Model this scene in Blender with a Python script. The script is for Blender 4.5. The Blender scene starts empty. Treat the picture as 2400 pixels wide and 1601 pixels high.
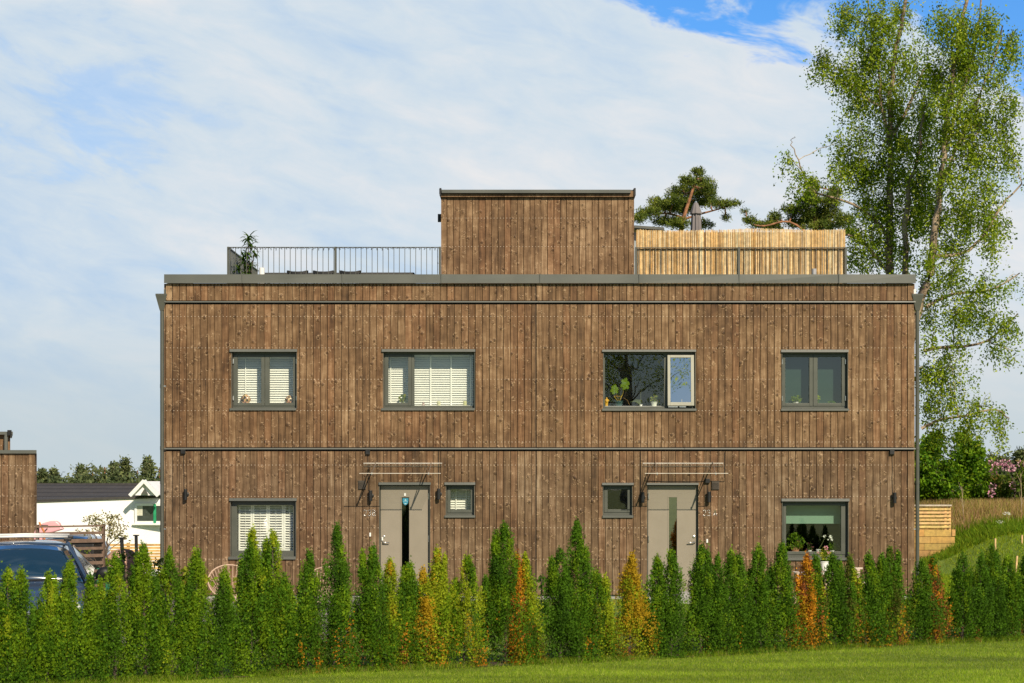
import bpy, math, random
import numpy as np
from mathutils import Vector, Matrix, noise as mnoise
PI = math.pi
R = math.radians
rng = np.random.default_rng(7)
random.seed(7)
scn = bpy.context.scene
COL = scn.collection

# ------------------------------------------------------------ camera, sky, sun
EYE = 2.3; CD = 36.0; FPX = 4320.0; VX = 1231.0; HY = 1130.0
cam = bpy.data.cameras.new("camera")
cam.lens = 36.0 * FPX / 2400.0
cam.sensor_width = 36.0
cam.shift_x = -(VX - 1200.0) / 2400.0
cam.shift_y = (HY - 800.5) / 2400.0
cam.clip_start = 0.1; cam.clip_end = 3000
camo = bpy.data.objects.new("camera", cam); COL.objects.link(camo)
camo.location = (0, -CD, EYE); camo.rotation_euler = (R(90), 0, 0)
scn.camera = camo

SUN_AZ = math.atan2(0.42, -0.907); SUN_EL = R(36)
sd = bpy.data.lights.new("sun", 'SUN'); sd.energy = 5.0; sd.angle = R(0.6); sd.color = (1.0, 0.87, 0.68)
so = bpy.data.objects.new("sun", sd); COL.objects.link(so)
tosun = Vector((math.sin(SUN_AZ) * math.cos(SUN_EL), math.cos(SUN_AZ) * math.cos(SUN_EL), math.sin(SUN_EL)))
so.rotation_euler = tosun.to_track_quat('Z', 'Y').to_euler()
so.location = (10, -30, 30)

scn.view_settings.view_transform = 'Standard'; scn.view_settings.look = 'None'
scn.view_settings.exposure = 0.10; scn.view_settings.gamma = 1.0
try: scn.view_settings.use_curve_mapping = False
except Exception: pass
scn.render.engine = 'CYCLES'
scn.cycles.max_bounces = 8; scn.cycles.transparent_max_bounces = 16
scn.cycles.diffuse_bounces = 3; scn.cycles.glossy_bounces = 3; scn.cycles.transmission_bounces = 4
scn.cycles.use_denoising = True
scn.cycles.sample_clamp_indirect = 6.0

class NT:
    """tiny node helper"""
    def __init__(s, tree): s.t = tree; s.n = tree.nodes; s.l = tree.links
    def node(s, typ, **kw):
        n = s.n.new(typ)
        for k, v in kw.items(): setattr(n, k, v)
        return n
    def put(s, sock, v):
        if isinstance(v, bpy.types.NodeSocket): s.l.new(v, sock)
        elif v is not None:
            if sock.type in ('RGBA',) and len(v) == 3: v = (*v, 1)
            sock.default_value = v
    def m(s, op, a, b=None, c=None, clamp=False):
        n = s.n.new('ShaderNodeMath'); n.operation = op; n.use_clamp = clamp
        s.put(n.inputs[0], a)
        if b is not None: s.put(n.inputs[1], b)
        if c is not None: s.put(n.inputs[2], c)
        return n.outputs[0]
    def mr(s, v, a, b, c=0.0, d=1.0, smooth=True):
        n = s.n.new('ShaderNodeMapRange'); n.interpolation_type = 'SMOOTHSTEP' if smooth else 'LINEAR'; n.clamp = True
        s.put(n.inputs[0], v)
        for i, q in enumerate((a, b, c, d)): s.put(n.inputs[i + 1], q)
        return n.outputs[0]
    def mix(s, f, a, b):
        n = s.n.new('ShaderNodeMix'); n.data_type = 'RGBA'
        s.put(n.inputs[0], f); s.put(n.inputs[6], a); s.put(n.inputs[7], b)
        return n.outputs[2]
    def mul(s, f, a, b):
        n = s.n.new('ShaderNodeMix'); n.data_type = 'RGBA'; n.blend_type = 'MULTIPLY'
        s.put(n.inputs[0], f); s.put(n.inputs[6], a); s.put(n.inputs[7], b)
        return n.outputs[2]
    def vec(s, x, y, z):
        n = s.n.new('ShaderNodeCombineXYZ')
        s.put(n.inputs[0], x); s.put(n.inputs[1], y); s.put(n.inputs[2], z)
        return n.outputs[0]
    def sep(s, v):
        n = s.n.new('ShaderNodeSeparateXYZ'); s.put(n.inputs[0], v); return n.outputs
    def noise(s, v, scale=1.0, detail=3.0, rough=0.5, dist=0.0, col=False):
        n = s.n.new('ShaderNodeTexNoise'); s.put(n.inputs['Vector'], v)
        s.put(n.inputs['Scale'], scale); s.put(n.inputs['Detail'], detail)
        s.put(n.inputs['Roughness'], rough); s.put(n.inputs['Distortion'], dist)
        return n.outputs[1 if col else 0]
    def vor(s, v, scale=1.0, feature='F1', rnd=1.0):
        n = s.n.new('ShaderNodeTexVoronoi'); n.feature = feature
        s.put(n.inputs['Vector'], v); s.put(n.inputs['Scale'], scale); s.put(n.inputs['Randomness'], rnd)
        return n
    def ramp(s, f, stops):
        n = s.n.new('ShaderNodeValToRGB'); s.put(n.inputs[0], f)
        e = n.color_ramp.elements
        while len(e) < len(stops): e.new(0.5)
        for i, (p, c) in enumerate(stops): e[i].position = p; e[i].color = (*c, 1)
        return n.outputs[0]
    def bump(s, h, strength=0.3, dist=0.01):
        n = s.n.new('ShaderNodeBump'); s.put(n.inputs['Height'], h)
        n.inputs['Strength'].default_value = strength; n.inputs['Distance'].default_value = dist
        return n.outputs[0]

world = bpy.data.worlds.new("World"); scn.world = world; world.use_nodes = True
wn = NT(world.node_tree)
for n in list(wn.n): wn.n.remove(n)
tc = wn.node('ShaderNodeTexCoord')
sky = wn.node('ShaderNodeTexSky', sky_type='NISHITA', sun_disc=False, sun_elevation=SUN_EL, sun_rotation=SUN_AZ)
sky.altitude = 200; sky.air_density = 1.0; sky.dust_density = 0.4; sky.ozone_density = 3.0
d = tc.outputs['Generated']
dx, dy, dz = wn.sep(d)
# stretched cloud coordinates: wispy bands rising a little towards the left
warp = wn.noise(wn.vec(wn.m('MULTIPLY', dx, 5.0), wn.m('MULTIPLY', dy, 5.0), wn.m('MULTIPLY', dz, 9.0)), 1.0, 3)
tilt = wn.m('ADD', dz, wn.m('MULTIPLY', dx, 0.22))
cv = wn.vec(wn.m('ADD', wn.m('MULTIPLY', dx, 7.0), warp), wn.m('MULTIPLY', dy, 7.0), wn.m('MULTIPLY', tilt, 20.0))
n1 = wn.noise(cv, 1.0, 7, 0.56, 0.25)
n2 = wn.noise(wn.vec(wn.m('MULTIPLY', dx, 22.0), wn.m('MULTIPLY', dy, 22.0), wn.m('MULTIPLY', tilt, 55.0)), 1.0, 5, 0.6, 0.4)
n3 = wn.noise(wn.vec(wn.m('MULTIPLY', dx, 4.0), wn.m('MULTIPLY', dy, 4.0), wn.m('MULTIPLY', tilt, 8.0)), 1.0, 3, 0.5)
# edge of the cloud sheet: clear sky above it, lower towards the right
edge = wn.m('ADD', dz, wn.m('MULTIPLY', dx, 0.26))
edge = wn.m('ADD', edge, wn.m('MULTIPLY', wn.m('SUBTRACT', n1, 0.5), 0.09))
edge = wn.m('ADD', edge, wn.m('MULTIPLY', wn.m('SUBTRACT', n2, 0.5), 0.11))
clear_high = wn.mr(edge, 0.260, 0.284, 0.0, 1.0)
front = wn.mr(dy, 0.2, 0.6, 0.0, 1.0)
left_holes = wn.m('MULTIPLY', wn.mr(wn.m('ADD', n1, wn.m('MULTIPLY', n2, 0.5)), 0.70, 0.56, 0.0, 1.0), wn.mr(dx, 0.0, -0.25, 0.0, 0.20))
left_holes = wn.m('MULTIPLY', left_holes, wn.mr(dz, 0.08, 0.15, 0.0, 1.0))
cov_front = wn.m('SUBTRACT', 1.0, wn.m('MAXIMUM', wn.m('MULTIPLY', clear_high, 0.97), left_holes))
cov_back = wn.mr(wn.m('ADD', n1, wn.m('MULTIPLY', n3, 0.4)), 0.62, 0.90, 0.0, 0.34)
cov = wn.m('ADD', wn.m('MULTIPLY', cov_front, front), wn.m('MULTIPLY', cov_back, wn.m('SUBTRACT', 1.0, front)))
tone = wn.m('ADD', wn.m('MULTIPLY', n1, 0.5), wn.m('ADD', wn.m('MULTIPLY', n3, 0.55), wn.m('MULTIPLY', n2, 0.55)))
tone = wn.m('ADD', tone, wn.m('MULTIPLY', dx, 0.35))
ccol = wn.ramp(wn.mr(tone, 0.60, 1.02, 0, 1, False), [(0.0, (0.46, 0.60, 0.77)), (0.45, (0.60, 0.69, 0.77)), (1.0, (0.77, 0.77, 0.78))])
low = wn.mr(dz, 0.0, 0.12, 1.0, 0.0)
ccol = wn.mix(wn.m('MULTIPLY', low, 0.85), ccol, (0.50, 0.58, 0.615, 1))
SKY_K = 0.10
cc = wn.node('ShaderNodeVectorMath', operation='SCALE'); wn.put(cc.inputs[0], ccol); cc.inputs['Scale'].default_value = 1.0 / SKY_K
blue = wn.mul(1.0, sky.outputs[0], wn.mix(wn.m('MULTIPLY', front, wn.mr(dz, 0.30, 0.45, 1.0, 0.0)), (0.52, 0.58, 0.62, 1), (0.46, 1.02, 1.52, 1)))
bl = wn.node('ShaderNodeVectorMath', operation='SCALE'); wn.put(bl.inputs[0], blue); bl.inputs['Scale'].default_value = 1.0
final = wn.mix(cov, bl.outputs[0], cc.outputs[0])
bg = wn.node('ShaderNodeBackground'); wn.put(bg.inputs[0], final); bg.inputs[1].default_value = SKY_K
wo = wn.node('ShaderNodeOutputWorld'); wn.l.new(bg.outputs[0], wo.inputs[0])

# ------------------------------------------------------------ geometry helpers
def W(px, py, Y=0.0):
    D = CD + Y
    return Vector(((px - VX) / FPX * D, Y, EYE - (py - HY) / FPX * D))
def wx(px, Y=0.0): return (px - VX) / FPX * (CD + Y)
def wz(py, Y=0.0): return EYE - (py - HY) / FPX * (CD + Y)

ORG = {}
def tag(o, label=None, cat=None, group=None, kind=None):
    if label: o['label'] = label
    if cat: o['category'] = cat
    if group: o['group'] = group
    if kind: o['kind'] = kind
    return o
def thing(name, loc, label, cat, group=None):
    o = bpy.data.objects.new(name, None); COL.objects.link(o)
    o.location = loc; o.empty_display_size = 0.2
    ORG[o.name] = Vector(loc)
    return tag(o, label, cat, group)
def link_mesh(name, me, m, parent):
    o = bpy.data.objects.new(name, me); COL.objects.link(o)
    if m is not None: me.materials.append(m)
    if parent is not None:
        o.parent = parent; ORG[o.name] = ORG.get(parent.name, Vector((0, 0, 0)))
    else: ORG[o.name] = Vector((0, 0, 0))
    return o
class MB:
    def __init__(s): s.v = []; s.f = []; s.c = []
    def add(s, vs, fs, col=(1, 1, 1)):
        b = len(s.v); s.v += [tuple(v) for v in vs]; s.f += [tuple(i + b for i in f) for f in fs]
        s.c += [col] * len(vs); return s
    def box(s, x0, x1, y0, y1, z0, z1, col=(1, 1, 1)):
        return s.add([(x0, y0, z0), (x1, y0, z0), (x1, y1, z0), (x0, y1, z0), (x0, y0, z1), (x1, y0, z1), (x1, y1, z1), (x0, y1, z1)],
                     [(0, 3, 2, 1), (4, 5, 6, 7), (0, 1, 5, 4), (1, 2, 6, 5), (2, 3, 7, 6), (3, 0, 4, 7)], col)
    def bar(s, a, b, w, h, up=(0, 0, 1), col=(1, 1, 1)):
        a = Vector(a); b = Vector(b); d = (b - a).normalized(); up = Vector(up)
        if abs(d.dot(up)) > 0.98: up = Vector((0, 1, 0))
        sx = d.cross(up).normalized(); sy = sx.cross(d).normalized()
        vs = []
        for p in (a, b):
            for i, j in ((-1, -1), (1, -1), (1, 1), (-1, 1)): vs.append(p + sx * i * w / 2 + sy * j * h / 2)
        return s.add(vs, [(0, 3, 2, 1), (4, 5, 6, 7), (0, 1, 5, 4), (1, 2, 6, 5), (2, 3, 7, 6), (3, 0, 4, 7)], col)
    def tube(s, pts, rad, n=6, col=(1, 1, 1), closed=False):
        pts = [Vector(p) for p in pts]; k = len(pts)
        if not hasattr(rad, '__len__'): rad = [rad] * k
        ref = Vector((0.13, 0.21, 0.97)); vs = []; fs = []
        for i, p in enumerate(pts):
            if closed: d = pts[(i + 1) % k] - pts[i - 1]
            else: d = pts[min(i + 1, k - 1)] - pts[max(i - 1, 0)]
            if d.length < 1e-9: d = Vector((0, 0, 1))
            d.normalize()
            r_ = ref if abs(d.dot(ref)) < 0.95 else Vector((1, 0, 0))
            a = d.cross(r_).normalized(); b = d.cross(a)
            for j in range(n):
                t = 2 * PI * j / n; vs.append(p + (a * math.cos(t) + b * math.sin(t)) * rad[i])
        for i in range(k if closed else k - 1):
            for j in range(n):
                fs.append((i * n + j, i * n + (j + 1) % n, ((i + 1) % k) * n + (j + 1) % n, ((i + 1) % k) * n + j))
        if not closed: fs += [tuple(range(n)), tuple(range((k - 1) * n, k * n))[::-1]]
        return s.add(vs, fs, col)
    def lathe(s, prof, c, n=20, col=(1, 1, 1), axis='z', ripple=None):
        cx, cy, cz = c; vs = []; fs = []; k = len(prof)
        for i, (r, z) in enumerate(prof):
            for j in range(n):
                t = 2 * PI * j / n; rr = r * (1 + (ripple(i, t) if ripple else 0))
                a, b = rr * math.cos(t), rr * math.sin(t)
                vs.append((cx + a, cy + b, cz + z) if axis == 'z' else ((cx + z, cy + a, cz + b) if axis == 'x' else (cx + a, cy + z, cz + b)))
        for i in range(k - 1):
            for j in range(n): fs.append((i * n + j, i * n + (j + 1) % n, (i + 1) * n + (j + 1) % n, (i + 1) * n + j))
        fs += [tuple(range(n))[::-1], tuple(range((k - 1) * n, k * n))]
        return s.add(vs, fs, col)
    def poly(s, pts, y0, y1, col=(1, 1, 1)):
        """extrude an (x,z) outline between y0 and y1"""
        n = len(pts)
        return s.add([(x, y0, z) for x, z in pts] + [(x, y1, z) for x, z in pts],
                     [tuple(range(n)), tuple(range(n, 2 * n))[::-1]] + [(i, i + n, (i + 1) % n + n, (i + 1) % n) for i in range(n)], col)
    def polyx(s, pts, x0, x1, col=(1, 1, 1)):
        n = len(pts)
        return s.add([(x0, y, z) for y, z in pts] + [(x1, y, z) for y, z in pts],
                     [tuple(range(n))[::-1], tuple(range(n, 2 * n))] + [(i, (i + 1) % n, (i + 1) % n + n, i + n) for i in range(n)], col)
    def build(s, name, m, parent=None, smooth=False, bevel=0.0, sub=0):
        me = bpy.data.meshes.new(name)
        o_ = ORG.get(parent.name, Vector((0, 0, 0))) if parent is not None else Vector((0, 0, 0))
        me.from_pydata([(x - o_.x, y - o_.y, z - o_.z) for x, y, z in s.v], [], s.f); me.update()
        at = me.color_attributes.new('tint', 'FLOAT_COLOR', 'POINT')
        at.data.foreach_set('color', np.array([(*c, 1) for c in s.c], dtype=np.float32).ravel())
        if smooth: me.polygons.foreach_set('use_smooth', [True] * len(me.polygons))
        o = link_mesh(name, me, m, parent)
        if bevel:
            b = o.modifiers.new('bevel', 'BEVEL'); b.width = bevel; b.segments = 2; b.limit_method = 'ANGLE'
        if sub:
            b = o.modifiers.new('sub', 'SUBSURF'); b.levels = sub; b.render_levels = sub
        return o
def np_mesh(name, verts, k, cols, m, parent=None, smooth=False):
    """verts (N*k,3): N separate faces of k corners; cols (N*k,3)"""
    n = len(verts); nf = n // k
    me = bpy.data.meshes.new(name)
    o_ = ORG.get(parent.name, Vector((0, 0, 0))) if parent is not None else Vector((0, 0, 0))
    verts = np.asarray(verts, dtype=np.float32) - np.array(o_, dtype=np.float32)
    me.vertices.add(n); me.vertices.foreach_set('co', verts.ravel())
    me.loops.add(n); me.loops.foreach_set('vertex_index', np.arange(n, dtype=np.int32))
    me.polygons.add(nf)
    me.polygons.foreach_set('loop_start', np.arange(0, n, k, dtype=np.int32))
    try: me.polygons.foreach_set('loop_total', np.full(nf, k, dtype=np.int32))
    except Exception: pass
    me.update(calc_edges=True)
    at = me.color_attributes.new('tint', 'FLOAT_COLOR', 'POINT')
    c4 = np.ones((n, 4), dtype=np.float32); c4[:, :3] = cols
    at.data.foreach_set('color', c4.ravel())
    return link_mesh(name, me, m, parent)

def unit(a): return a / (np.linalg.norm(a, axis=-1, keepdims=True) + 1e-9)
def leaf_quads(P, Dn, S, asp=0.55, fold=0.0):
    """rhombus leaves at P pointing Dn, size S -> (N*4,3)"""
    n = len(P); q = unit(rng.normal(size=(n, 3)))
    side = unit(np.cross(Dn, q)); S = S[:, None]
    a = P; b = P + Dn * S * 0.45 + side * S * asp * 0.5; c = P + Dn * S; e = P + Dn * S * 0.45 - side * S * asp * 0.5
    return np.stack([a, b, c, e], 1).reshape(-1, 3)
def pal_cols(n, pal, k, jit=0.18):
    """n colours picked from [(rgb, weight)], repeated k times each"""
    w = np.array([p[1] for p in pal], float); w /= w.sum()
    idx = rng.choice(len(pal), size=n, p=w)
    c = np.array([p[0] for p in pal])[idx] * (1 + rng.normal(0, jit, size=(n, 1)))
    return np.repeat(np.clip(c, 0.001, 1), k, axis=0)

# ------------------------------------------------------------ materials
MATS = {}
def pm(name, color=(0.5, 0.5, 0.5), rough=0.6, metal=0.0, var=0.12, scale=6.0, bump=0.0, bdist=0.01, spec=0.5, coat=0.0, tint=False):
    if name in MATS: return MATS[name]
    m = bpy.data.materials.new(name); m.use_nodes = True; t = NT(m.node_tree)
    p = t.n['Principled BSDF']; tcn = t.node('ShaderNodeTexCoord')
    nz = t.noise(tcn.outputs['Object'], scale, 4, 0.6)
    if tint:
        at = t.node('ShaderNodeAttribute', attribute_name='tint'); base = at.outputs['Color']
    else: base = (*color, 1)
    f = t.mr(nz, 0.3, 0.7, 1 - var, 1 + var)
    cs = t.node('ShaderNodeVectorMath', operation='SCALE'); t.put(cs.inputs[0], base if tint else color); t.put(cs.inputs['Scale'], f)
    t.put(p.inputs['Base Color'], cs.outputs[0])
    t.put(p.inputs['Roughness'], t.mr(nz, 0.3, 0.7, max(0.02, rough - 0.08), min(1, rough + 0.08)))
    p.inputs['Metallic'].default_value = metal
    p.inputs['Specular IOR Level'].default_value = spec
    if coat: p.inputs['Coat Weight'].default_value = coat; p.inputs['Coat Roughness'].default_value = 0.05
    if bump:
        t.put(p.inputs['Normal'], t.bump(t.noise(tcn.outputs['Object'], scale * 6, 4, 0.6), bump, bdist))
    MATS[name] = m; return m

def foliage_mat(name, trans=0.35, rough=0.55, gain=1.0, warm=(1.15, 1.1, 0.5), spec=0.10):
    m = bpy.data.materials.new(name); m.use_nodes = True; t = NT(m.node_tree)
    for n in list(t.n): t.n.remove(n)
    at = t.node('ShaderNodeAttribute', attribute_name='tint')
    c = t.node('ShaderNodeVectorMath', operation='SCALE'); t.put(c.inputs[0], at.outputs['Color']); c.inputs['Scale'].default_value = gain
    p = t.node('ShaderNodeBsdfPrincipled'); t.put(p.inputs['Base Color'], c.outputs[0]); p.inputs['Roughness'].default_value = rough
    p.inputs['Specular IOR Level'].default_value = spec
    tr = t.node('ShaderNodeBsdfTranslucent'); t.put(tr.inputs[0], t.mul(1.0, c.outputs[0], (*warm, 1)))
    mx = t.node('ShaderNodeMixShader'); mx.inputs[0].default_value = trans
    t.l.new(p.outputs[0], mx.inputs[1]); t.l.new(tr.outputs[0], mx.inputs[2])
    o = t.node('ShaderNodeOutputMaterial'); t.l.new(mx.outputs[0], o.inputs[0])
    return m
M_THUJA = foliage_mat('thuja_foliage', 0.14, 0.6)
M_LEAF = foliage_mat('broad_leaf', 0.50, 0.45)
M_GRASS = foliage_mat('grass_blade', 0.35, 0.6)
M_NEEDLE = foliage_mat('pine_needle', 0.15, 0.6)
M_PETAL = foliage_mat('petal', 0.3, 0.6, 1.0, (1, 1, 1))

def wood_cladding():
    m = bpy.data.materials.new('stained_cladding'); m.use_nodes = True; t = NT(m.node_tree)
    p = t.n['Principled BSDF']; tcn = t.node('ShaderNodeTexCoord')
    at = t.node('ShaderNodeAttribute', attribute_name='tint'); r, g, b = t.sep(at.outputs['Color'])
    x, y, z = t.sep(tcn.outputs['Object'])
    # knots, a different set on every board
    kv = t.vec(t.m('MULTIPLY', x, 7.6), t.m('MULTIPLY', g, 40.0), t.m('ADD', t.m('MULTIPLY', z, 6.6), t.m('MULTIPLY', r, 31.0)))
    vo = t.vor(kv, 1.0); kd = vo.outputs['Distance']; kc = t.sep(vo.outputs['Color'])
    has = t.mr(kc[0], 0.18, 0.24, 0.0, 1.0)
    kd = t.m('ADD', kd, t.m('MULTIPLY', t.m('SUBTRACT', t.noise(t.vec(t.m('MULTIPLY', x, 30.0), g, t.m('MULTIPLY', z, 45.0)), 1.0, 2), 0.5), 0.16))
    kd = t.m('ADD', kd, t.m('MULTIPLY', t.m('SUBTRACT', 1.0, has), 1.0))
    halo = t.mr(kd, 0.34, 0.06, 0.0, 1.0)
    warpx = t.m('MULTIPLY', halo, t.m('SUBTRACT', kc[1], 0.5))
    zz = t.m('ADD', t.m('MULTIPLY', z, 0.9), t.m('MULTIPLY', r, 17.0))
    fine = t.noise(t.vec(t.m('ADD', t.m('MULTIPLY', x, 95.0), t.m('MULTIPLY', warpx, 9.0)), t.m('MULTIPLY', g, 9.0), t.m('MULTIPLY', zz, 2.6)), 1.0, 4, 0.62)
    broad = t.noise(t.vec(t.m('ADD', t.m('MULTIPLY', x, 20.0), t.m('MULTIPLY', warpx, 4.0)), t.m('MULTIPLY', b, 9.0), t.m('MULTIPLY', zz, 1.5)), 1.0, 3, 0.55)
    patch = t.noise(t.vec(t.m('MULTIPLY', x, 3.0), t.m('MULTIPLY', r, 30.0), t.m('MULTIPLY', z, 4.2)), 1.0, 5, 0.65)
    big = t.noise(t.vec(t.m('MULTIPLY', x, 0.75), 3.0, t.m('MULTIPLY', z, 0.6)), 1.0, 4, 0.55)
    # dark and light run: r shifts whole board
    v = t.m('ADD', t.m('MULTIPLY', t.m('SUBTRACT', broad, 0.5), 0.92), t.m('MULTIPLY', t.m('SUBTRACT', fine, 0.5), 0.75))
    v = t.m('ADD', v, t.m('MULTIPLY', t.m('SUBTRACT', patch, 0.5), 0.9))
    v = t.m('ADD', v, t.m('MULTIPLY', t.m('SUBTRACT', r, 0.5), 0.15))
    v = t.m('ADD', v, t.m('MULTIPLY', t.m('SUBTRACT', big, 0.5), 0.75))
    v = t.m('ADD', v, 0.5)
    col = t.ramp(v, [(0.02, (0.045, 0.024, 0.010)), (0.34, (0.135, 0.074, 0.033)), (0.62, (0.235, 0.137, 0.066)), (0.98, (0.46, 0.31, 0.175))])
    # redder and greyer boards
    col = t.mix(t.mr(g, 0.55, 1.0, 0.0, 0.35), col, t.mul(1.0, col, (1.18, 0.86, 0.72, 1)))
    grey = t.m('MULTIPLY', t.mr(z, 2.2, 3.4, 1.0, 0.0), t.mr(big, 0.3, 0.6, 0.45, 0.9))
    col = t.mix(grey, col, t.mul(1.0, col, (0.84, 0.92, 1.06, 1)))
    # knot: dark core, sunlit gleam of the raised lip painted pale beside it
    col = t.mix(t.mr(kd, 0.22, 0.09, 0.0, 0.6), col, (0.030, 0.015, 0.007, 1))
    lipn = t.noise(t.vec(t.m('MULTIPLY', x, 22.0), t.m('MULTIPLY', g, 20.0), t.m('MULTIPLY', z, 26.0)), 1.0, 3, 0.6, 0.8)
    lip = t.m('MULTIPLY', t.m('MULTIPLY', t.mr(kd, 0.50, 0.30, 0.0, 1.0), t.mr(kd, 0.20, 0.27, 0.0, 1.0)), t.mr(lipn, 0.48, 0.58, 0.0, 1.0))
    col = t.mix(t.m('MULTIPLY', lip, 0.5), col, (0.60, 0.41, 0.24, 1))
    # dark end-grain smears below some knots
    # nails: a pair across each board, rows 0.6125 m apart
    zs = t.m('ADD', z, t.m('MULTIPLY', t.m('LESS_THAN', z, 2.9), -0.1625))
    zr = t.m('FRACT', t.m('ADD', t.m('DIVIDE', t.m('SUBTRACT', zs, 3.083), 0.6125), 10.5))
    zd = t.m('MULTIPLY', t.m('SUBTRACT', zr, 0.5), 0.6125)
    xr = t.m('FRACT', t.m('ADD', t.m('DIVIDE', x, 0.06875), t.m('ADD', 0.25, 20.0)))
    xd = t.m('MULTIPLY', t.m('SUBTRACT', xr, 0.5), 0.06875)
    nd = t.m('SQRT', t.m('ADD', t.m('MULTIPLY', zd, zd), t.m('MULTIPLY', xd, xd)))
    nail = t.m('MULTIPLY', t.mr(nd, 0.0085, 0.0055, 0.0, 1.0), t.mr(lipn, 0.3, 0.5, 0.3, 1.0))
    col = t.mix(t.m('MULTIPLY', nail, 0.85), col, (0.75, 0.64, 0.5, 1))
    sc = t.node('ShaderNodeVectorMath', operation='SCALE'); t.put(sc.inputs[0], col); sc.inputs['Scale'].default_value = WOOD_GAIN
    t.put(p.inputs['Base Color'], sc.outputs[0])
    p.inputs['Roughness'].default_value = 0.62; p.inputs['Specular IOR Level'].default_value = 0.3
    h = t.m('ADD', t.m('MULTIPLY', fine, 0.5), t.m('MULTIPLY', halo, 1.6))
    h = t.m('ADD', h, t.m('MULTIPLY', lip, 1.0))
    t.put(p.inputs['Normal'], t.bump(h, 0.8, 0.009))
    return m
WOOD_GAIN = 0.86
M_WOOD = wood_cladding()
M_RAIL = pm('dark_railing_paint', (0.085, 0.088, 0.072), 0.45, 0.0, 0.05, 3)
M_TRIM = pm('grey_metal_trim', (0.108, 0.113, 0.098), 0.42, 0.0, 0.06, 0.8, 0.0)
M_FRAME = pm('grey_window_frame', (0.088, 0.094, 0.076), 0.45, 0.0, 0.05, 3)
M_FRAME_PALE = pm('pale_sash', (0.40, 0.39, 0.32), 0.45, 0.0, 0.05, 3)
M_DOOR = pm('greige_door', (0.275, 0.240, 0.185), 0.5, 0.0, 0.03, 2)
M_BLACK = pm('black_metal', (0.012, 0.012, 0.012), 0.5, 0, 0.2, 8)
M_GAP = pm('dark_gap', (0.012, 0.011, 0.010), 0.9, 0, 0.2, 8)
M_WHITE = pm('white_blind', (0.92, 0.91, 0.84), 0.6, 0, 0.03, 4)
M_STEEL = pm('brushed_steel', (0.72, 0.70, 0.66), 0.28, 0.9, 0.05, 9)
M_WPLAST = pm('white_plastic', (0.82, 0.82, 0.79), 0.4, 0, 0.03, 4)
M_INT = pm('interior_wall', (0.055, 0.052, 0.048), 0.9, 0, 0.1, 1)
M_ROOFF = pm('roof_felt', (0.07, 0.07, 0.07), 0.9, 0, 0.2, 2)
M_BARK = pm('brown_bark', (0.10, 0.075, 0.055), 0.9, 0, 0.4, 8, 0.6, 0.02)
M_REED = pm('reed_cane', rough=0.6, var=0.2, scale=14, tint=True)
M_TWOOD = pm('tinted_wood', rough=0.75, var=0.22, scale=9, bump=0.3, tint=True)
M_TINT = pm('tinted_paint', rough=0.6, var=0.08, scale=5, tint=True)

def glass_mat(name, tint=(0.90, 0.94, 0.92), refl=0.05):
    m = bpy.data.materials.new(name); m.use_nodes = True; t = NT(m.node_tree)
    for n in list(t.n): t.n.remove(n)
    lw = t.node('ShaderNodeLayerWeight'); lw.inputs[0].default_value = 0.5
    fr = t.m('ADD', refl, t.m('MULTIPLY', 1 - refl, t.m('POWER', lw.outputs['Facing'], 5.0)))
    tr = t.node('ShaderNodeBsdfTransparent'); t.put(tr.inputs[0], (*tint, 1))
    gl = t.node('ShaderNodeBsdfGlossy'); gl.inputs['Roughness'].default_value = 0.01; t.put(gl.inputs[0], (1, 1, 1, 1))
    tcn = t.node('ShaderNodeTexCoord')
    t.put(gl.inputs['Normal'], t.bump(t.noise(tcn.outputs['Object'], 1.7, 1), 0.06, 0.02))
    mx = t.node('ShaderNodeMixShader'); t.put(mx.inputs[0], fr)
    t.l.new(tr.outputs[0], mx.inputs[1]); t.l.new(gl.outputs[0], mx.inputs[2])
    o = t.node('ShaderNodeOutputMaterial'); t.l.new(mx.outputs[0], o.inputs[0])
    return m
M_GLASS = glass_mat('window_glass', (0.93, 0.96, 0.93), 0.11)
M_GLASS_DOOR = glass_mat('door_glass_coated', (0.35, 0.37, 0.36), 0.42)
M_GLASS_SKY = glass_mat('mirrored_glass', (0.35, 0.38, 0.38), 0.55)
M_GLASS_CLEAR = glass_mat('clear_canopy_glass', (0.97, 0.98, 0.96), 0.13)

def bark_birch():
    m = bpy.data.materials.new('birch_bark'); m.use_nodes = True; t = NT(m.node_tree)
    p = t.n['Principled BSDF']; tcn = t.node('ShaderNodeTexCoord'); x, y, z = t.sep(tcn.outputs['Object'])
    a = t.noise(t.vec(t.m('MULTIPLY', x, 2.0), t.m('MULTIPLY', y, 2.0), t.m('MULTIPLY', z, 1.1)), 1.0, 5, 0.65)
    b = t.noise(t.vec(t.m('MULTIPLY', x, 5.0), t.m('MULTIPLY', y, 5.0), t.m('MULTIPLY', z, 22.0)), 1.0, 3, 0.6)
    at = t.node('ShaderNodeAttribute', attribute_name='tint')
    c = t.ramp(t.m('ADD', t.m('MULTIPLY', a, 0.7), t.m('MULTIPLY', b, 0.3)), [(0.40, (0.10, 0.075, 0.05)), (0.50, (0.42, 0.34, 0.25)), (0.62, (0.62, 0.54, 0.42))])
    c = t.mul(1.0, c, at.outputs['Color'])
    t.put(p.inputs['Base Color'], c); p.inputs['Roughness'].default_value = 0.8
    t.put(p.inputs['Normal'], t.bump(b, 0.4, 0.01))
    return m
M_BIRCH = bark_birch()

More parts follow.
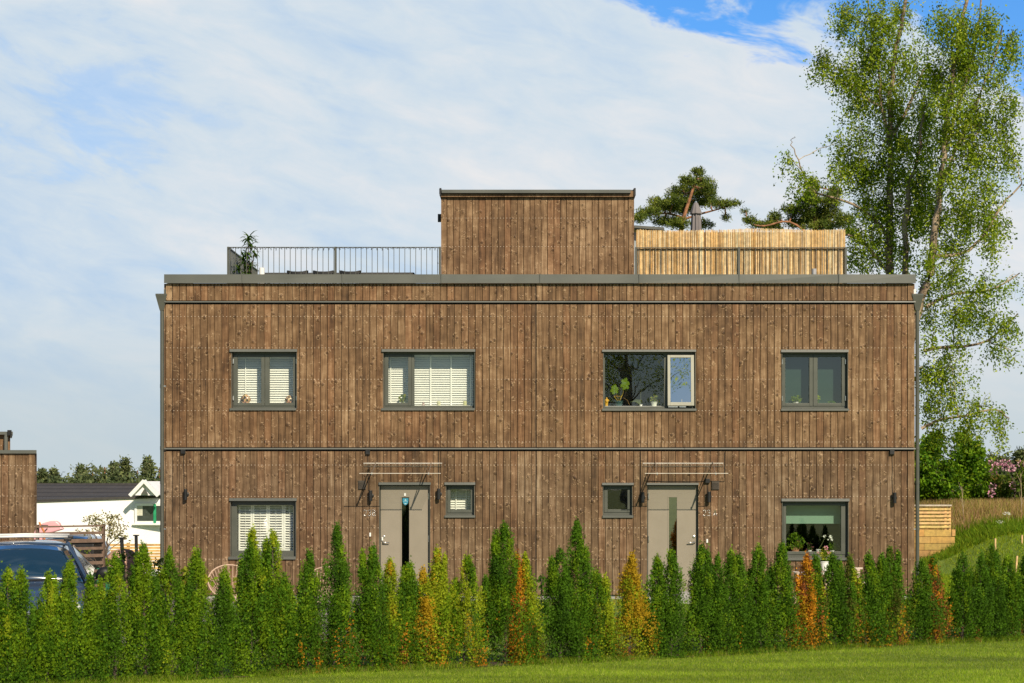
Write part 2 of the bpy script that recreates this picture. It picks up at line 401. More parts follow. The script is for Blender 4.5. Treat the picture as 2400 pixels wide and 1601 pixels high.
def ground_mat(name, stops, scale=1.0, bump=0.5):
    m = bpy.data.materials.new(name); m.use_nodes = True; t = NT(m.node_tree)
    p = t.n['Principled BSDF']; tcn = t.node('ShaderNodeTexCoord'); o = tcn.outputs['Object']
    a = t.noise(o, 0.5 * scale, 5, 0.65); b = t.noise(o, 9.0 * scale, 5, 0.7); x, y, z = t.sep(o)
    s = t.noise(t.vec(t.m('MULTIPLY', x, 0.5), t.m('MULTIPLY', y, 2.6), 0.0), scale, 3, 0.6)
    v = t.m('ADD', t.m('MULTIPLY', a, 0.4), t.m('ADD', t.m('MULTIPLY', b, 0.35), t.m('MULTIPLY', s, 0.25)))
    t.put(p.inputs['Base Color'], t.ramp(v, stops)); p.inputs['Roughness'].default_value = 0.9
    t.put(p.inputs['Normal'], t.bump(t.noise(o, 40 * scale, 4, 0.7), bump, 0.03))
    return m
M_LAWN = ground_mat('lawn_ground', [(0.35, (0.075, 0.130, 0.012)), (0.5, (0.13, 0.20, 0.022)), (0.65, (0.20, 0.26, 0.04))])
M_SOIL = ground_mat('soil', [(0.35, (0.05, 0.032, 0.02)), (0.5, (0.12, 0.08, 0.05)), (0.65, (0.24, 0.17, 0.11))], 2.0)
M_GRAVEL = ground_mat('gravel', [(0.35, (0.12, 0.11, 0.10)), (0.5, (0.24, 0.22, 0.2)), (0.65, (0.38, 0.35, 0.32))], 4.0)

# ------------------------------------------------------------ ground
def sm(a, b, t):
    t = min(1, max(0, (t - a) / (b - a))); return t * t * (3 - 2 * t)
def gz(x, y):
    h = 0.0
    k_ = sm(9.5, 12.5, x)
    h += (1.38 + .12 * k_) * sm(9 - 5 * k_, 17.5 - 3 * k_, y) * sm(6.5, 10.0, x)
    h -= 1.5 * sm(2, 34, y) * sm(-2, -8, x)
    h -= 0.0 if y < 30 else 4.5 * sm(30, 120, y)
    h += 1.0 * sm(-42, -70, y)
    h += 0.035 * (mnoise.noise(Vector((x * 0.3, y * 0.3, 0)))) * (1 if abs(x) < 60 and y > -20 else 0)
    return h
def spaced(a, b, mid, near, far):
    out = [a]; v = a
    while v < b:
        dd = abs(v - mid); v += near + max(0, dd - 16) * far; out.append(min(v, b))
    return out
gxs = spaced(-900, 900, 0, 0.6, 0.12); gys = spaced(-300, 1500, -6, 0.6, 0.12)
g = MB(); nx = len(gxs)
g.v = [(x, y, gz(x, y)) for y in gys for x in gxs]; g.c = [(1, 1, 1)] * len(g.v)
g.f = [(j * nx + i, j * nx + i + 1, (j + 1) * nx + i + 1, (j + 1) * nx + i) for j in range(len(gys) - 1) for i in range(nx - 1)]
tag(g.build('ground', M_LAWN, None, smooth=True), kind='structure')

def hedgeD(px): return 23.45 / (1 - 0.4958 * (px - VX) / FPX)
def hedge_xy(px):
    D = hedgeD(px); return ((px - VX) / FPX * D, D - CD)
# soil strip under the hedge and the gravel yard at the left, laid 4 mm above the ground
def strip(name, pts_a, pts_b, m, dz=0.006):
    s = MB(); n = len(pts_a)
    s.v = [(x, y, gz(x, y) + dz) for x, y in pts_a] + [(x, y, gz(x, y) + dz) for x, y in pts_b]
    s.c = [(1, 1, 1)] * len(s.v); s.f = [(i, i + 1, n + i + 1, n + i) for i in range(n - 1)]
    return tag(s.build(name, m), kind='structure')
pa = []; pb = []
for i in range(140):
    px = -500 + i * 25; x, y = hedge_xy(px)
    j1 = 0.10 * mnoise.noise(Vector((x * 1.7, 1, 0))); j2 = 0.1 * mnoise.noise(Vector((x * 1.7, 9, 0)))
    pa.append((x + .11, y - 0.22 + j1)); pb.append((x - .18, y + 0.36 + j2))
strip('soil', pa, pb, M_SOIL, 0.012)
yd = []; ye = []
for i in range(20):
    yy = -13.4 + i * 0.9; yd.append((-14.5, yy)); ye.append((-2.6 - 0.02 * i, yy + (3.6 if yy < -10 else 0)))
strip('gravel_path', yd, ye, M_GRAVEL, 0.03)

# ------------------------------------------------------------ the duplex house
HX0, HX1 = wx(390), wx(2141)
HDEPTH = 8.0
house = thing('duplex_house', (0, 0, 0), 'two-storey flat-roofed duplex clad in brown stained vertical boards, with rooftop room and terraces', 'house')
BW = 0.1375
# openings (px): x0,x1,y0,y1 of the hole in the cladding
OPEN = {
 'w1': (544, 695, 822, 958), 'w2': (899, 1112, 822, 958), 'w3': (1415, 1629, 822, 958), 'w4': (1833, 1986, 822, 959),
 'w7': (541, 693, 1171, 1306), 'w5': (1046, 1111, 1134, 1209), 'w6': (1414, 1481, 1134, 1209), 'w8': (1834, 1987, 1172, 1309),
 'd1': (890, 1007, 1134, 1394), 'd2': (1517, 1636, 1134, 1394)}
OPW = {k: (wx(a), wx(b), wz(dn), wz(up)) for k, (a, b, up, dn) in OPEN.items()}

def boards(mb, xa, xb, za, zb, y=0.0, opens=(), seed=0, bias=0.0, gap=0.009, phase=0.0):
    rr = random.Random(seed)
    x = xa
    i = 0
    while x < xb - 0.01:
        x2 = min(x + BW, xb)
        col = (min(1.4, rr.random() + bias), rr.random(), rr.random())
        cuts = {x, x2}
        for o in opens:
            for e in (o[0], o[1]):
                if x + 0.008 < e < x2 - 0.008: cuts.add(e)
        cuts = sorted(cuts)
        yo = rr.uniform(-0.0025, 0.0025)
        for a, b in zip(cuts[:-1], cuts[1:]):
            mid = (a + b) / 2; segs = [(za, zb)]
            for o in opens:
                if o[0] < mid < o[1]:
                    ns = []
                    for s0, s1 in segs:
                        if o[3] <= s0 or o[2] >= s1: ns.append((s0, s1)); continue
                        if o[2] > s0 + 0.01: ns.append((s0, o[2]))
                        if o[3] < s1 - 0.01: ns.append((o[3], s1))
                    segs = ns
            ga = gap / 2 if a == cuts[0] else 0; gb = gap / 2 if b == cuts[-1] else 0
            for s0, s1 in segs:
                f = y - 0.022 + yo
                # small chamfer on both long edges
                mb.add([(a + ga, y, s0), (a + ga, f + .004, s0), (a + ga + .004, f, s0), (b - gb - .004, f, s0), (b - gb, f + .004, s0), (b - gb, y, s0),
                        (a + ga, y, s1), (a + ga, f + .004, s1), (a + ga + .004, f, s1), (b - gb - .004, f, s1), (b - gb, f + .004, s1), (b - gb, y, s1)],
                       [(0, 1, 7, 6), (1, 2, 8, 7), (2, 3, 9, 8), (3, 4, 10, 9), (4, 5, 11, 10), (0, 5, 4, 3, 2, 1), (6, 7, 8, 9, 10, 11)], col)
        x = x2; i += 1
opens = list(OPW.values())
CJ0, CJ1 = wx(1257), wx(1270)
def storey(name, za, zb, seed):
    mb = MB()
    boards(mb, HX0 + 0.122, CJ0 - 0.012, za, zb, 0.0, opens, seed)
    boards(mb, CJ1, HX1 - 0.122, za, zb, 0.0, opens, seed + 1)
    rr = random.Random(seed + 5)
    for a, b in ((HX0, HX0 + 0.115), (CJ0 + 0.006, CJ1 - 0.003), (HX1 - 0.115, HX1)):
        mb.box(a, b, -0.034, 0.0, za, zb, (rr.uniform(1.1, 1.5), rr.random() * 0.4, rr.random()))
    return mb.build('wall', M_WOOD, house)
Z_CT, Z_CB = wz(644), wz(664)
storey('wall', wz(704.6), Z_CB - 0.01, 11)
storey('wall', wz(1048.4), wz(714), 21)
storey('wall', 0.10, wz(1058), 31)
# structural shell behind the boards (front wall with holes cut as rectangles)
sh = MB()
xs = sorted({HX0 + .01, HX1 - .01} | {v for o in opens for v in o[:2]}); zs = sorted({0.1, Z_CB} | {v for o in opens for v in o[2:]})
for i in range(len(xs) - 1):
    run = None
    for j in range(len(zs) - 1):
        cx, cz = (xs[i] + xs[i + 1]) / 2, (zs[j] + zs[j + 1]) / 2
        hole = any(o[0] < cx < o[1] and o[2] < cz < o[3] for o in opens)
        if not hole:
            if run is None: run = [zs[j], zs[j + 1]]
            else: run[1] = zs[j + 1]
        if hole or j == len(zs) - 2:
            if run: sh.box(xs[i], xs[i + 1], 0.001, 0.22, run[0], run[1]); run = None
sh.box(HX0 + .01, HX0 + .21, 0.221, HDEPTH, 0.1, Z_CB); sh.box(HX1 - .21, HX1 - .01, 0.221, HDEPTH, 0.1, Z_CB)
sh.box(HX0 + .211, HX1 - .211, HDEPTH - .2, HDEPTH, 0.1, Z_CB)
sh.box(HX0 + .211, HX1 - .211, 0.221, HDEPTH - .201, 3.0, 3.2); sh.box(HX0 + .211, HX1 - .211, 0.221, HDEPTH - .201, 0.101, 0.2)
sh.box((CJ0 + CJ1) / 2 - .1, (CJ0 + CJ1) / 2 + .1, 0.221, HDEPTH - .201, 0.201, 2.999)
sh.box((CJ0 + CJ1) / 2 - .1, (CJ0 + CJ1) / 2 + .1, 0.221, HDEPTH - .201, 3.201, 5.9)
for xx in (-3.6, -0.5, 1.1, 4.2):
    for z0, z1 in ((0.201, 2.999), (3.201, 5.9)): sh.box(xx - .05, xx + .05, 0.221, 4.2, z0, z1)
for z0, z1 in ((0.201, 2.999), (3.201, 5.9)):
    sh.box(HX0 + .211, HX1 - .211, 4.201, 4.3, z0, z1)
sh.build('inner_wall', M_INT, house)
# side and rear cladding
sd_ = MB()
def side_boards(mb, x, sgn, seed):
    rr = random.Random(seed); y = 0.0
    while y < HDEPTH:
        y2 = min(y + BW, HDEPTH); c = (rr.random(), rr.random(), rr.random())
        x0, x1 = (x - .045, x) if sgn < 0 else (x, x + .022)
        mb.box(x0, x1, y + .003, y2 - .003, 0.10, Z_CB - .01, c); y = y2
side_boards(sd_, HX0 + .0, -1, 3); side_boards(sd_, HX1, 1, 4)
x = HX0
while x < HX1:
    sd_.box(x + .003, min(x + BW, HX1) - .003, HDEPTH + .001, HDEPTH + .023, 0.10, Z_CB - .01, (random.random(), random.random(), random.random())); x += BW
sd_.build('side_cladding', M_WOOD, house)
fd = MB(); fd.box(HX0 + .03, HX1 - .03, 0.02, HDEPTH - .02, -0.4, 0.09)
fd.build('foundation', pm('concrete', (0.35, 0.34, 0.32), 0.9, var=0.15, scale=3, bump=0.3), house)
# drip rails (profile: sloped lip, near-black strip behind paints the gap and the rail's shade)
for (py0, py1, pgap) in ((706.6, 709.5, 714), (1050.3, 1053.3, 1058)):
    z0, z1, zg = wz(py1), wz(py0), wz(pgap)
    dr = MB(); dr.polyx([(-0.007, z1 + .004), (-0.055, z1), (-0.060, z0), (-0.052, z0), (-0.050, z1 - .008), (-0.007, z1 - .004)], HX0 - .03, HX1 + .03)
    for e in (-2.9, 0.25, 3.1, 6.0): dr.box(e, e + .012, -.0625, -.052, z0 - .001, z1 + .001)
    dr.build('drip_rail', M_TRIM, house)
    gp = MB(); gp.box(HX0 + .01, HX1 - .01, -0.006, 0.0, zg - .012, z1 + .03); gp.build('gap_shade_strip', M_GAP, house)
# roof: coping in sheet lengths, deck
cp = MB(); seams = [HX0 - .03] + [wx(p) for p in (570, 803, 1035, 1266, 1498, 1732, 1965)] + [HX1 + .03]
for i, (a, b) in enumerate(zip(seams[:-1], seams[1:])):
    e = 0.002 * (i % 2); t_ = random.uniform(-.005, .005)
    cp.add([(a, -.085 - e, Z_CB), (b, -.080 - e + t_, Z_CB), (b, -.072 - e, Z_CT), (a, -.076 - e + t_, Z_CT), (a, 0.30, Z_CT + .01), (b, 0.30, Z_CT + .01), (a, -.05, Z_CB), (b, -.05, Z_CB),
            (a, -.094 - e, Z_CB - .008), (b, -.090 - e, Z_CB - .008), (a, 0.30, Z_CT - .05), (b, 0.30, Z_CT - .05)],
           [(0, 1, 2, 3), (3, 2, 5, 4), (8, 9, 1, 0), (8, 6, 7, 9), (4, 5, 11, 10), (0, 3, 4, 10, 6), (1, 7, 11, 5, 2), (6, 10, 11, 7)])
    if i: cp.box(a - .011, a + .011, -.092, -.07, Z_CB - .004, Z_CT + .003)
    cp.box(a, b, 0.30 + HDEPTH - .55, HDEPTH + .06, Z_CB, Z_CT)
cp.box(HX0 - .03, HX0 + .25, 0.301, 7.74, Z_CB, Z_CT); cp.box(HX1 - .25, HX1 + .03, 0.301, 7.74, Z_CB, Z_CT)
cp.build('coping', M_TRIM, house)
dk = MB(); dk.box(HX0 + .251, HX1 - .251, 0.301, 7.74, Z_CB - .25, Z_CB - .02); dk.build('roof_deck', M_ROOFF, house)
DECK = Z_CB - .02

# ---- windows
def ring(mb, x0, x1, z0, z1, w, y0, y1, wb=None, wt=None):
    wb = w if wb is None else wb; wt = w if wt is None else wt
    mb.box(x0, x0 + w, y0, y1, z0, z1); mb.box(x1 - w, x1, y0, y1, z0, z1)
    mb.box(x0 + w, x1 - w, y0 + .001, y1, z0, z0 + wb); mb.box(x0 + w, x1 - w, y0 + .001, y1, z1 - wt, z1)
def blind(win, x0, x1, z0, z1, y, n, cords, slat=0.052, m=None):
    b = MB(); st = (z1 - z0) / n
    for i in range(n):
        zc = z0 + st * (i + .5); a = 0.84
        dy, dz = slat / 2 * math.cos(a), slat / 2 * math.sin(a)
        b.add([(x0, y - dy, zc - dz), (x1, y - dy, zc - dz), (x1, y + dy, zc + dz), (x0, y + dy, zc + dz),
               (x0, y - dy, zc - dz - .003), (x1, y - dy, zc - dz - .003), (x1, y + dy, zc + dz - .003), (x0, y + dy, zc + dz - .003)],
              [(0, 1, 2, 3), (7, 6, 5, 4), (0, 4, 5, 1), (2, 6, 7, 3), (0, 3, 7, 4), (1, 5, 6, 2)])
    for cx, w in cords: b.box(cx - w / 2, cx + w / 2, y - .030, y - .028, z0, z1)
    b.box(x0, x1, y - .03, y + .03, z1 - .02, z1 + .03)
    return b.build('blind', m or M_WHITE, win)
def window(op, head, sill, sashes=(), fixed=(), mull=None, frame_px=None, label=None, yf=0.062):
    """sashes: (outer x0,x1, glass x0,x1,y0,y1) px; fixed: glass px"""
    x0, x1, z0, z1 = op
    fr = MB()
    gl = [s[2:6] for s in sashes] + list(fixed)
    gx0 = min(q[0] for q in gl); gx1 = max(q[1] for q in gl); gy0 = min(q[2] for q in gl); gy1 = max(q[3] for q in gl)
    # outer frame: fills from hole edge to the sash/glass outline
    ox0 = min([s[0] for s in sashes if s[0] <= gx0] + [gx0]); ox1 = max([s[1] for s in sashes if s[1] >= gx1] + [gx1])
    y0, y1 = yf + .012, 0.16
    fzb = wz(gy1 + (6 if sashes and not fixed else 0)); fzt = wz(gy0 - (5 if sashes and not fixed else 0))
    fr.box(x0, wx(ox0), y0, y1, z0, z1); fr.box(wx(ox1), x1, y0, y1, z0, z1)
    fr.box(wx(ox0), wx(ox1), y0 + .001, y1, z0, fzb); fr.box(wx(ox0), wx(ox1), y0 + .001, y1, fzt, z1)
    fr.box(x0 + .002, x1 - .002, y0 - .012, y0 - .001, z0 + .008, z0 + .022)
    if mull: fr.box(wx(mull[0]), wx(mull[1]), y0 - .004, y1, fzb - .002, fzt + .002)
    w = fr.build('window', M_FRAME, house, bevel=0.002)
    if label: w['label'] = label
    hd = MB(); hx0, hx1, hy0, hy1 = head
    hd.polyx([(0.002, wz(hy0) + .01), (-.052, wz(hy0)), (-.060, wz(hy1)), (-.052, wz(hy1)), (-.046, wz(hy0) - .012), (0.002, wz(hy0) - .004)], wx(hx0), wx(hx1))
    hd.box(wx(hx0), wx(hx0) + .008, -.050, 0.0, wz(hy1), wz(hy0)); hd.box(wx(hx1) - .008, wx(hx1), -.050, 0.0, wz(hy1), wz(hy0))
    for q in range(int((hx1 - hx0) / 17)): hd.box(wx(hx0 + 10 + q * 17), wx(hx0 + 10.8 + q * 17), -.0605, -.05, wz(hy0) - .008, wz(hy0) - .001)
    hd.build('head_trim', M_TRIM, w)
    sl = MB(); sx0, sx1, sy0, sy1 = sill
    sl.polyx([(y0 - .002, wz(sy0) + .015), (-.046, wz(sy0)), (-.056, wz(sy0) - .003), (-.058, wz(sy1)), (-.050, wz(sy1)), (-.048, wz(sy0) - .012), (y0 - .002, wz(sy0) - .002)], wx(sx0), wx(sx1))
    sl.build('sill', M_TRIM, w)
    for a_ in (x0 - .012, x1 + .001):
        rv = MB(); rv.box(a_, a_ + .011, -.024, y0 - .001, z0, z1 + .004); rv.build('reveal', M_FRAME, w)
    for s in sashes:
        sb = MB(); a0, a1 = wx(s[0]), wx(s[1]); b0, b1 = wz(s[5] + 7), wz(s[4] - 5)
        ring(sb, a0 + .003, a1 - .003, b0, b1, 0.0, yf, yf + .07, 0.0, 0.0) if False else None
        sb.box(a0 + .003, wx(s[2]), yf, yf + .07, b0, b1); sb.box(wx(s[3]), a1 - .003, yf, yf + .07, b0, b1)
        sb.box(wx(s[2]), wx(s[3]), yf + .001, yf + .07, b0, wz(s[5])); sb.box(wx(s[2]), wx(s[3]), yf + .001, yf + .07, wz(s[4]), b1)
        sb.build('sash', M_FRAME, w, bevel=0.004)
    for q in gl:
        pb = MB(); pb.add([(wx(q[0]) - .004, yf + .036, wz(q[3]) - .004), (wx(q[1]) + .004, yf + .036, wz(q[3]) - .004), (wx(q[1]) + .004, yf + .036, wz(q[2]) + .004), (wx(q[0]) - .004, yf + .036, wz(q[2]) + .004)], [(0, 1, 2, 3)])
        pb.build('pane', M_GLASS, w)
    return w
def hinge(parent, px, py0, py1, y=0.05, w=4):
    h = MB(); h.tube([(wx(px), y, wz(py1)), (wx(px), y, wz(py0))], w / 2 / 120, 8); return h.build('hinge', M_STEEL, parent, smooth=False)

w1 = window(OPW['w1'], (539, 697, 819, 825), (539, 695, 957, 962), [(546, 619.5, 555.5, 611, 836, 944), (619.5, 693, 630.5, 686, 836, 944)],
            label='upper window with two sashes and white slatted blind')
blind(w1, wx(548), wx(691), wz(948), wz(834), 0.335, 21, [(wx(570), .022), (wx(683), .02)])
for px in (545.5,): hinge(w1, px, 841, 852); hinge(w1, px, 928, 938)
for px in (694.5,): hinge(w1, px, 841, 852); hinge(w1, px, 928, 938)
w2 = window(OPW['w2'], (895, 1114, 819, 825), (894, 1113, 957, 962), [(901, 964, 909.5, 956, 836, 944)], [(970.5, 1109, 831, 950.5)], (964, 970.5),
            label='wide upper window with narrow left sash and white slatted blind')
blind(w2, wx(903), wx(960), wz(948), wz(832), 0.335, 22, [(wx(913), .022)])
blind(w2, wx(969), wx(1110), wz(951), wz(829), 0.335, 23, [(wx(1007.5), .03), (wx(1056), .03), (wx(1102), .025)])
w3 = window(OPW['w3'], (1411, 1631, 820, 825), (1411, 1632, 958, 963), [], [(1418, 1557, 832, 950.5), (1566, 1626, 830, 952)], (1557, 1566),
            label='wide upper window with open pale sash on the right and dark room behind')
# remove the right pane: that light is the open sash
for o in [c for c in w3.children if c.name.startswith('pane')][1:]: bpy.data.objects.remove(o)
osx0, osx1 = 1564.5, 1627; ang = R(3.2)
os_ = MB()
def tilt(p, zc=wz(832), y0=0.03):
    x, y, z = p; dz = z - zc
    return (x, y0 + (y) * math.cos(ang) + dz * math.sin(ang) * 1.0, zc + dz * math.cos(ang) + y * math.sin(ang))
def tbox(mb, x0, x1, y0, y1, z0, z1):
    n0 = len(mb.v); mb.box(x0, x1, y0, y1, z0, z1); mb.v[n0:] = [tilt(p) for p in mb.v[n0:]]
zb_, zt_ = wz(951), wz(832)
tbox(os_, wx(1564.5), wx(1571), -.03, .04, zb_, zt_); tbox(os_, wx(1619), wx(1626.5), -.03, .04, zb_, zt_)
tbox(os_, wx(1571), wx(1619), -.029, .04, zb_, wz(943)); tbox(os_, wx(1571), wx(1619), -.029, .04, wz(838), zt_)
s3 = os_.build('open_sash', M_FRAME_PALE, w3, bevel=0.004); s3['label'] = 'pale sash standing open at the bottom'
gp = MB(); gp.add([tilt((a, 0.0, b)) for a, b in ((wx(1570.5), wz(943.5)), (wx(1619.5), wz(943.5)), (wx(1619.5), wz(837.5)), (wx(1570.5), wz(837.5)))], [(0, 1, 2, 3)]); gp.build('pane', M_GLASS_SKY, w3)
hb = MB(); hb.box(wx(1566), wx(1588), -.05, -.03, wz(955), wz(952.5)); hb.box(wx(1592), wx(1607), -.05, -.03, wz(955), wz(952.5)); hb.box(wx(1597), wx(1598.5), -.03, -.022, wz(943), wz(936))
hb.build('latch', M_STEEL, w3)
w4 = window(OPW['w4'], (1830, 1988, 820, 826), (1830, 1989, 958, 963), [(1834, 1907, 1841.5, 1898, 836, 944.5), (1907, 1982, 1917.5, 1974, 836, 944.5)],
            label='upper right window with two sashes and dark green blind')
for px in (1833.5,): hinge(w4, px, 842, 853); hinge(w4, px, 928, 939)
hinge(w4, 1983, 842, 853); hinge(w4, 1983, 928, 939)
M_GREENB = pm('green_blind', (0.022, 0.060, 0.042), 0.8, var=0.06, scale=3)
blind(w4, wx(1838), wx(1978), wz(948), wz(832), 0.335, 46, [], 0.022, M_GREENB)
w7 = window(OPW['w7'], (538, 696, 1168, 1174), (536, 694, 1305, 1311), [], [(554, 686, 1184, 1291)],
            label='lower window with white plantation shutters')
shm = MB()
for a, b in ((554, 587), (587, 624), (624, 661), (661, 690)):
    xa, xb = wx(a) + .002, wx(b) - .002; za, zb = wz(1293), wz(1182)
    for u, v in ((xa, xa + .035), (xb - .035, xb)): shm.box(u, v, .26, .285, za, zb)
    shm.box(xa + .035, xb - .035, .26, .285, za, za + .05); shm.box(xa + .035, xb - .035, .26, .285, zb - .035, zb)
    n = 17
    for i in range(n):
        zc = za + .05 + (zb - za - .085) * (i + .5) / n
        shm.add([(xa + .035, .245, zc - .014), (xb - .035, .245, zc - .014), (xb - .035, .30, zc + .018), (xa + .035, .30, zc + .018),
                 (xa + .035, .245, zc - .021), (xb - .035, .245, zc - .021), (xb - .035, .30, zc + .011), (xa + .035, .30, zc + .011)],
                [(0, 1, 2, 3), (7, 6, 5, 4), (0, 4, 5, 1), (2, 6, 7, 3)])
    shm.box((xa + xb) / 2 - .003, (xa + xb) / 2 + .003, .240, .245, za + .06, zb - .05)
shm.build('shutter', M_WHITE, w7)
w5 = window(OPW['w5'], (1042, 1114, 1131, 1136.5), (1042, 1114, 1208, 1213), [(1048, 1109, 1055.5, 1103, 1147, 1195)], label='small window left of centre with white blind')
blind(w5, wx(1050), wx(1107), wz(1199), wz(1144), 0.32, 10, [(wx(1067.5), .02), (wx(1091.5), .02)])
w6 = window(OPW['w6'], (1411, 1485, 1132, 1137), (1412, 1484, 1208, 1213.5), [(1416, 1478, 1424.5, 1471, 1147, 1194)], label='small dark window left of the right door')
w8 = window(OPW['w8'], (1831, 1990, 1169, 1175), (1831, 1990, 1308, 1313), [(1836, 1984, 1843.5, 1972.5, 1185, 1293)], label='lower right window with green roller blind and potted plants')
rb = MB(); rb.box(wx(1838), wx(1978), 0.30, 0.304, wz(1227.5), wz(1182)); rb.tube([(wx(1838), .302, wz(1227.5)), (wx(1978), .302, wz(1227.5))], .008, 8)
rb.build('roller_blind', pm('green_roller_blind', (0.17, 0.30, 0.22), 0.8, var=0.05, scale=3), w8)
# narrow inner ledges the pots stand on
LEDGE = {}
for key, w, pyb in (('w1', w1, 946), ('w2', w2, 949.5), ('w3', w3, 951), ('w4', w4, 946.5), ('w8', w8, 1295)):
    o = OPW[key]; lb = MB(); zt = wz(pyb); lb.box(o[0] + .02, o[1] - .02, .162, .45, zt - .03, zt); lb.build('inner_ledge', M_WPLAST, w); LEDGE[key] = zt

# ---- doors
def digit_shapes(ch):
    """strokes in a 0..1 by 0..1.6 box"""
    if ch == '2': return [[(0.05, 1.25), (0.2, 1.52), (0.5, 1.6), (0.8, 1.52), (0.93, 1.25), (0.85, 0.95), (0.05, 0.0), (0.98, 0.0)]]
    if ch == '3': return [[(0.05, 1.35), (0.25, 1.56), (0.5, 1.6), (0.82, 1.5), (0.9, 1.2), (0.75, 0.92), (0.45, 0.85)], [(0.45, 0.85), (0.8, 0.75), (0.95, 0.45), (0.82, 0.12), (0.5, 0.0), (0.22, 0.05), (0.02, 0.28)]]
    if ch == 'B': return [[(0.08, 0.0), (0.08, 1.6)], [(0.08, 1.6), (0.6, 1.58), (0.85, 1.38), (0.82, 1.05), (0.55, 0.86), (0.08, 0.86)], [(0.55, 0.86), (0.9, 0.7), (0.98, 0.4), (0.85, 0.1), (0.5, 0.0), (0.08, 0.0)]]
    if ch == 'A': return [[(0.0, 0.0), (0.5, 1.6), (1.0, 0.0)], [(0.18, 0.5), (0.82, 0.5)]]
def door(opk, head, leaf, slot, hand_px, lever_dx, hinge_px, bell, num, label):
    x0, x1, z0, z1 = OPW[opk]; y = 0.062
    fr = MB(); lx0, lx1, lz0, lz1 = wx(leaf[0]), wx(leaf[1]), wz(1390), wz(leaf[2])
    fr.box(x0, lx0 - .002, y + .012, .16, z0, z1); fr.box(lx1 + .002, x1, y + .012, .16, z0, z1); fr.box(lx0 - .002, lx1 + .002, y + .013, .16, lz1 + .002, z1)
    fr.box(x0, x1, -.02, .159, z0 - .03, lz0 - .004)
    d = fr.build('door_frame', M_FRAME, house); d['label'] = label
    sx0, sx1, sz0, sz1 = wx(slot[0]), wx(slot[1]), wz(slot[3]), wz(slot[2])
    lf = MB()
    lf.box(lx0, sx0, y, y + .06, lz0, lz1); lf.box(sx1, lx1, y, y + .06, lz0, lz1)
    lf.box(sx0, sx1, y + .0005, y + .06, lz0, sz0); lf.box(sx0, sx1, y + .0005, y + .06, sz1, lz1)
    # raised bead round the glass, faint grooves across the top
    ring(lf, sx0 - .022, sx1 + .012, sz0 - .015, sz1 + .015, .011, y - .006, y - .0005)
    lf.build('door_leaf', M_DOOR, d)
    gr = MB()
    for pz in (1157, 1167.5, 1178): gr.box(lx0 + .01, sx0 - .024, y - .0012, y - .0002, wz(pz) - .0018, wz(pz) + .0018); gr.box(sx1 + .014, lx1 - .01, y - .0012, y - .0002, wz(pz) - .0018, wz(pz) + .0018)
    gr.build('groove', pm('door_groove', (0.30, 0.26, 0.21), 0.6), d)
    g_ = MB(); g_.add([(sx0 - .002, y + .02, sz0 - .002), (sx1 + .002, y + .02, sz0 - .002), (sx1 + .002, y + .02, sz1 + .002), (sx0 - .002, y + .02, sz1 + .002)], [(0, 1, 2, 3)]); g_.build('door_glass', M_GLASS if opk == 'd1' else M_GLASS_DOOR, d)
    bk = MB(); bk.box(lx0, lx1, y + .5, y + .55, lz0, lz1 + .1); bk.build('inner_backing', M_GAP, d)  # near-black sheet standing behind the door glass
    hd = MB(); hx0, hx1, hy0, hy1 = head
    hd.polyx([(0.002, wz(hy0) + .01), (-.052, wz(hy0)), (-.060, wz(hy1)), (-.052, wz(hy1)), (-.046, wz(hy0) - .012), (0.002, wz(hy0) - .004)], wx(hx0), wx(hx1))
    hd.build('head_trim', M_TRIM, d)
    
    for a_ in (x0 - .012, x1 + .001): rv = MB(); rv.box(a_, a_ + .011, -.024, y + .01, z0, z1); rv.build('reveal', M_FRAME, d)
    h = MB(); hx, hz = wx(hand_px), wz(1272)
    h.lathe([(.024, 0), (.026, -.012), (.012, -.014), (.011, -.05), (.0, -.052)], (hx, y, hz), 14, axis='y')
    h.tube([(hx, y - .045, hz), (hx + lever_dx * .5, y - .048, hz), (hx + lever_dx, y - .046, hz - .002)], .0105, 8)
    h.build('door_handle', M_STEEL, d, smooth=True)
    lk = MB(); lk.lathe([(.024, 0), (.026, -.014), (.014, -.018), (0, -.018)], (hx + (.008 if lever_dx > 0 else 0), y, wz(1258)), 14, axis='y'); lk.build('lock', M_STEEL, d)
    if opk == 'd1':
        kb = MB(); kb.box(hx - .035, hx - .008, y - .03, y - .0005, wz(1267), wz(1259)); kb.build('lock_box', M_WPLAST, d)
    for a, b in ((1156, 1170.5), (1255.5, 1270.5)): hinge(d, hinge_px, a, b, y - .01, 3.2)
    bl = MB(); bl.box(wx(bell[0]) - .016, wx(bell[0]) + .016, -.045, -.0235, wz(bell[1] + 4.5), wz(bell[1] - 4.5)); bl.build('doorbell', M_WPLAST, house, bevel=.004)
    for ch, px in num:
        n = MB()
        for st in digit_shapes(ch):
            pts = [(wx(px) + a * .062, -.0265, wz(1209) + b * .072) for a, b in st]
            for p, q in zip(pts[:-1], pts[1:]): n.tube([p, q], .0062, 6)
        n.build('house_number', M_STEEL, house, smooth=True)
    return d
d1 = door('d1', (888, 1010, 1131, 1136.5), (892, 1004.5, 1139), (941, 958.5, 1166, 1344), 898.5, .115, 1005, (868, 1253), [('2', 852.5), ('3', 863), ('B', 873)], 'left front door, greige with a dark glass slot')
d2 = door('d2', (1516, 1637, 1132, 1136.5), (1519.5, 1633, 1139), (1568.5, 1587, 1166, 1344), 1627, -.12, 1520.5, (1657, 1268), [('2', 1647), ('3', 1657), ('A', 1672)], 'right front door, greige with a glass slot')
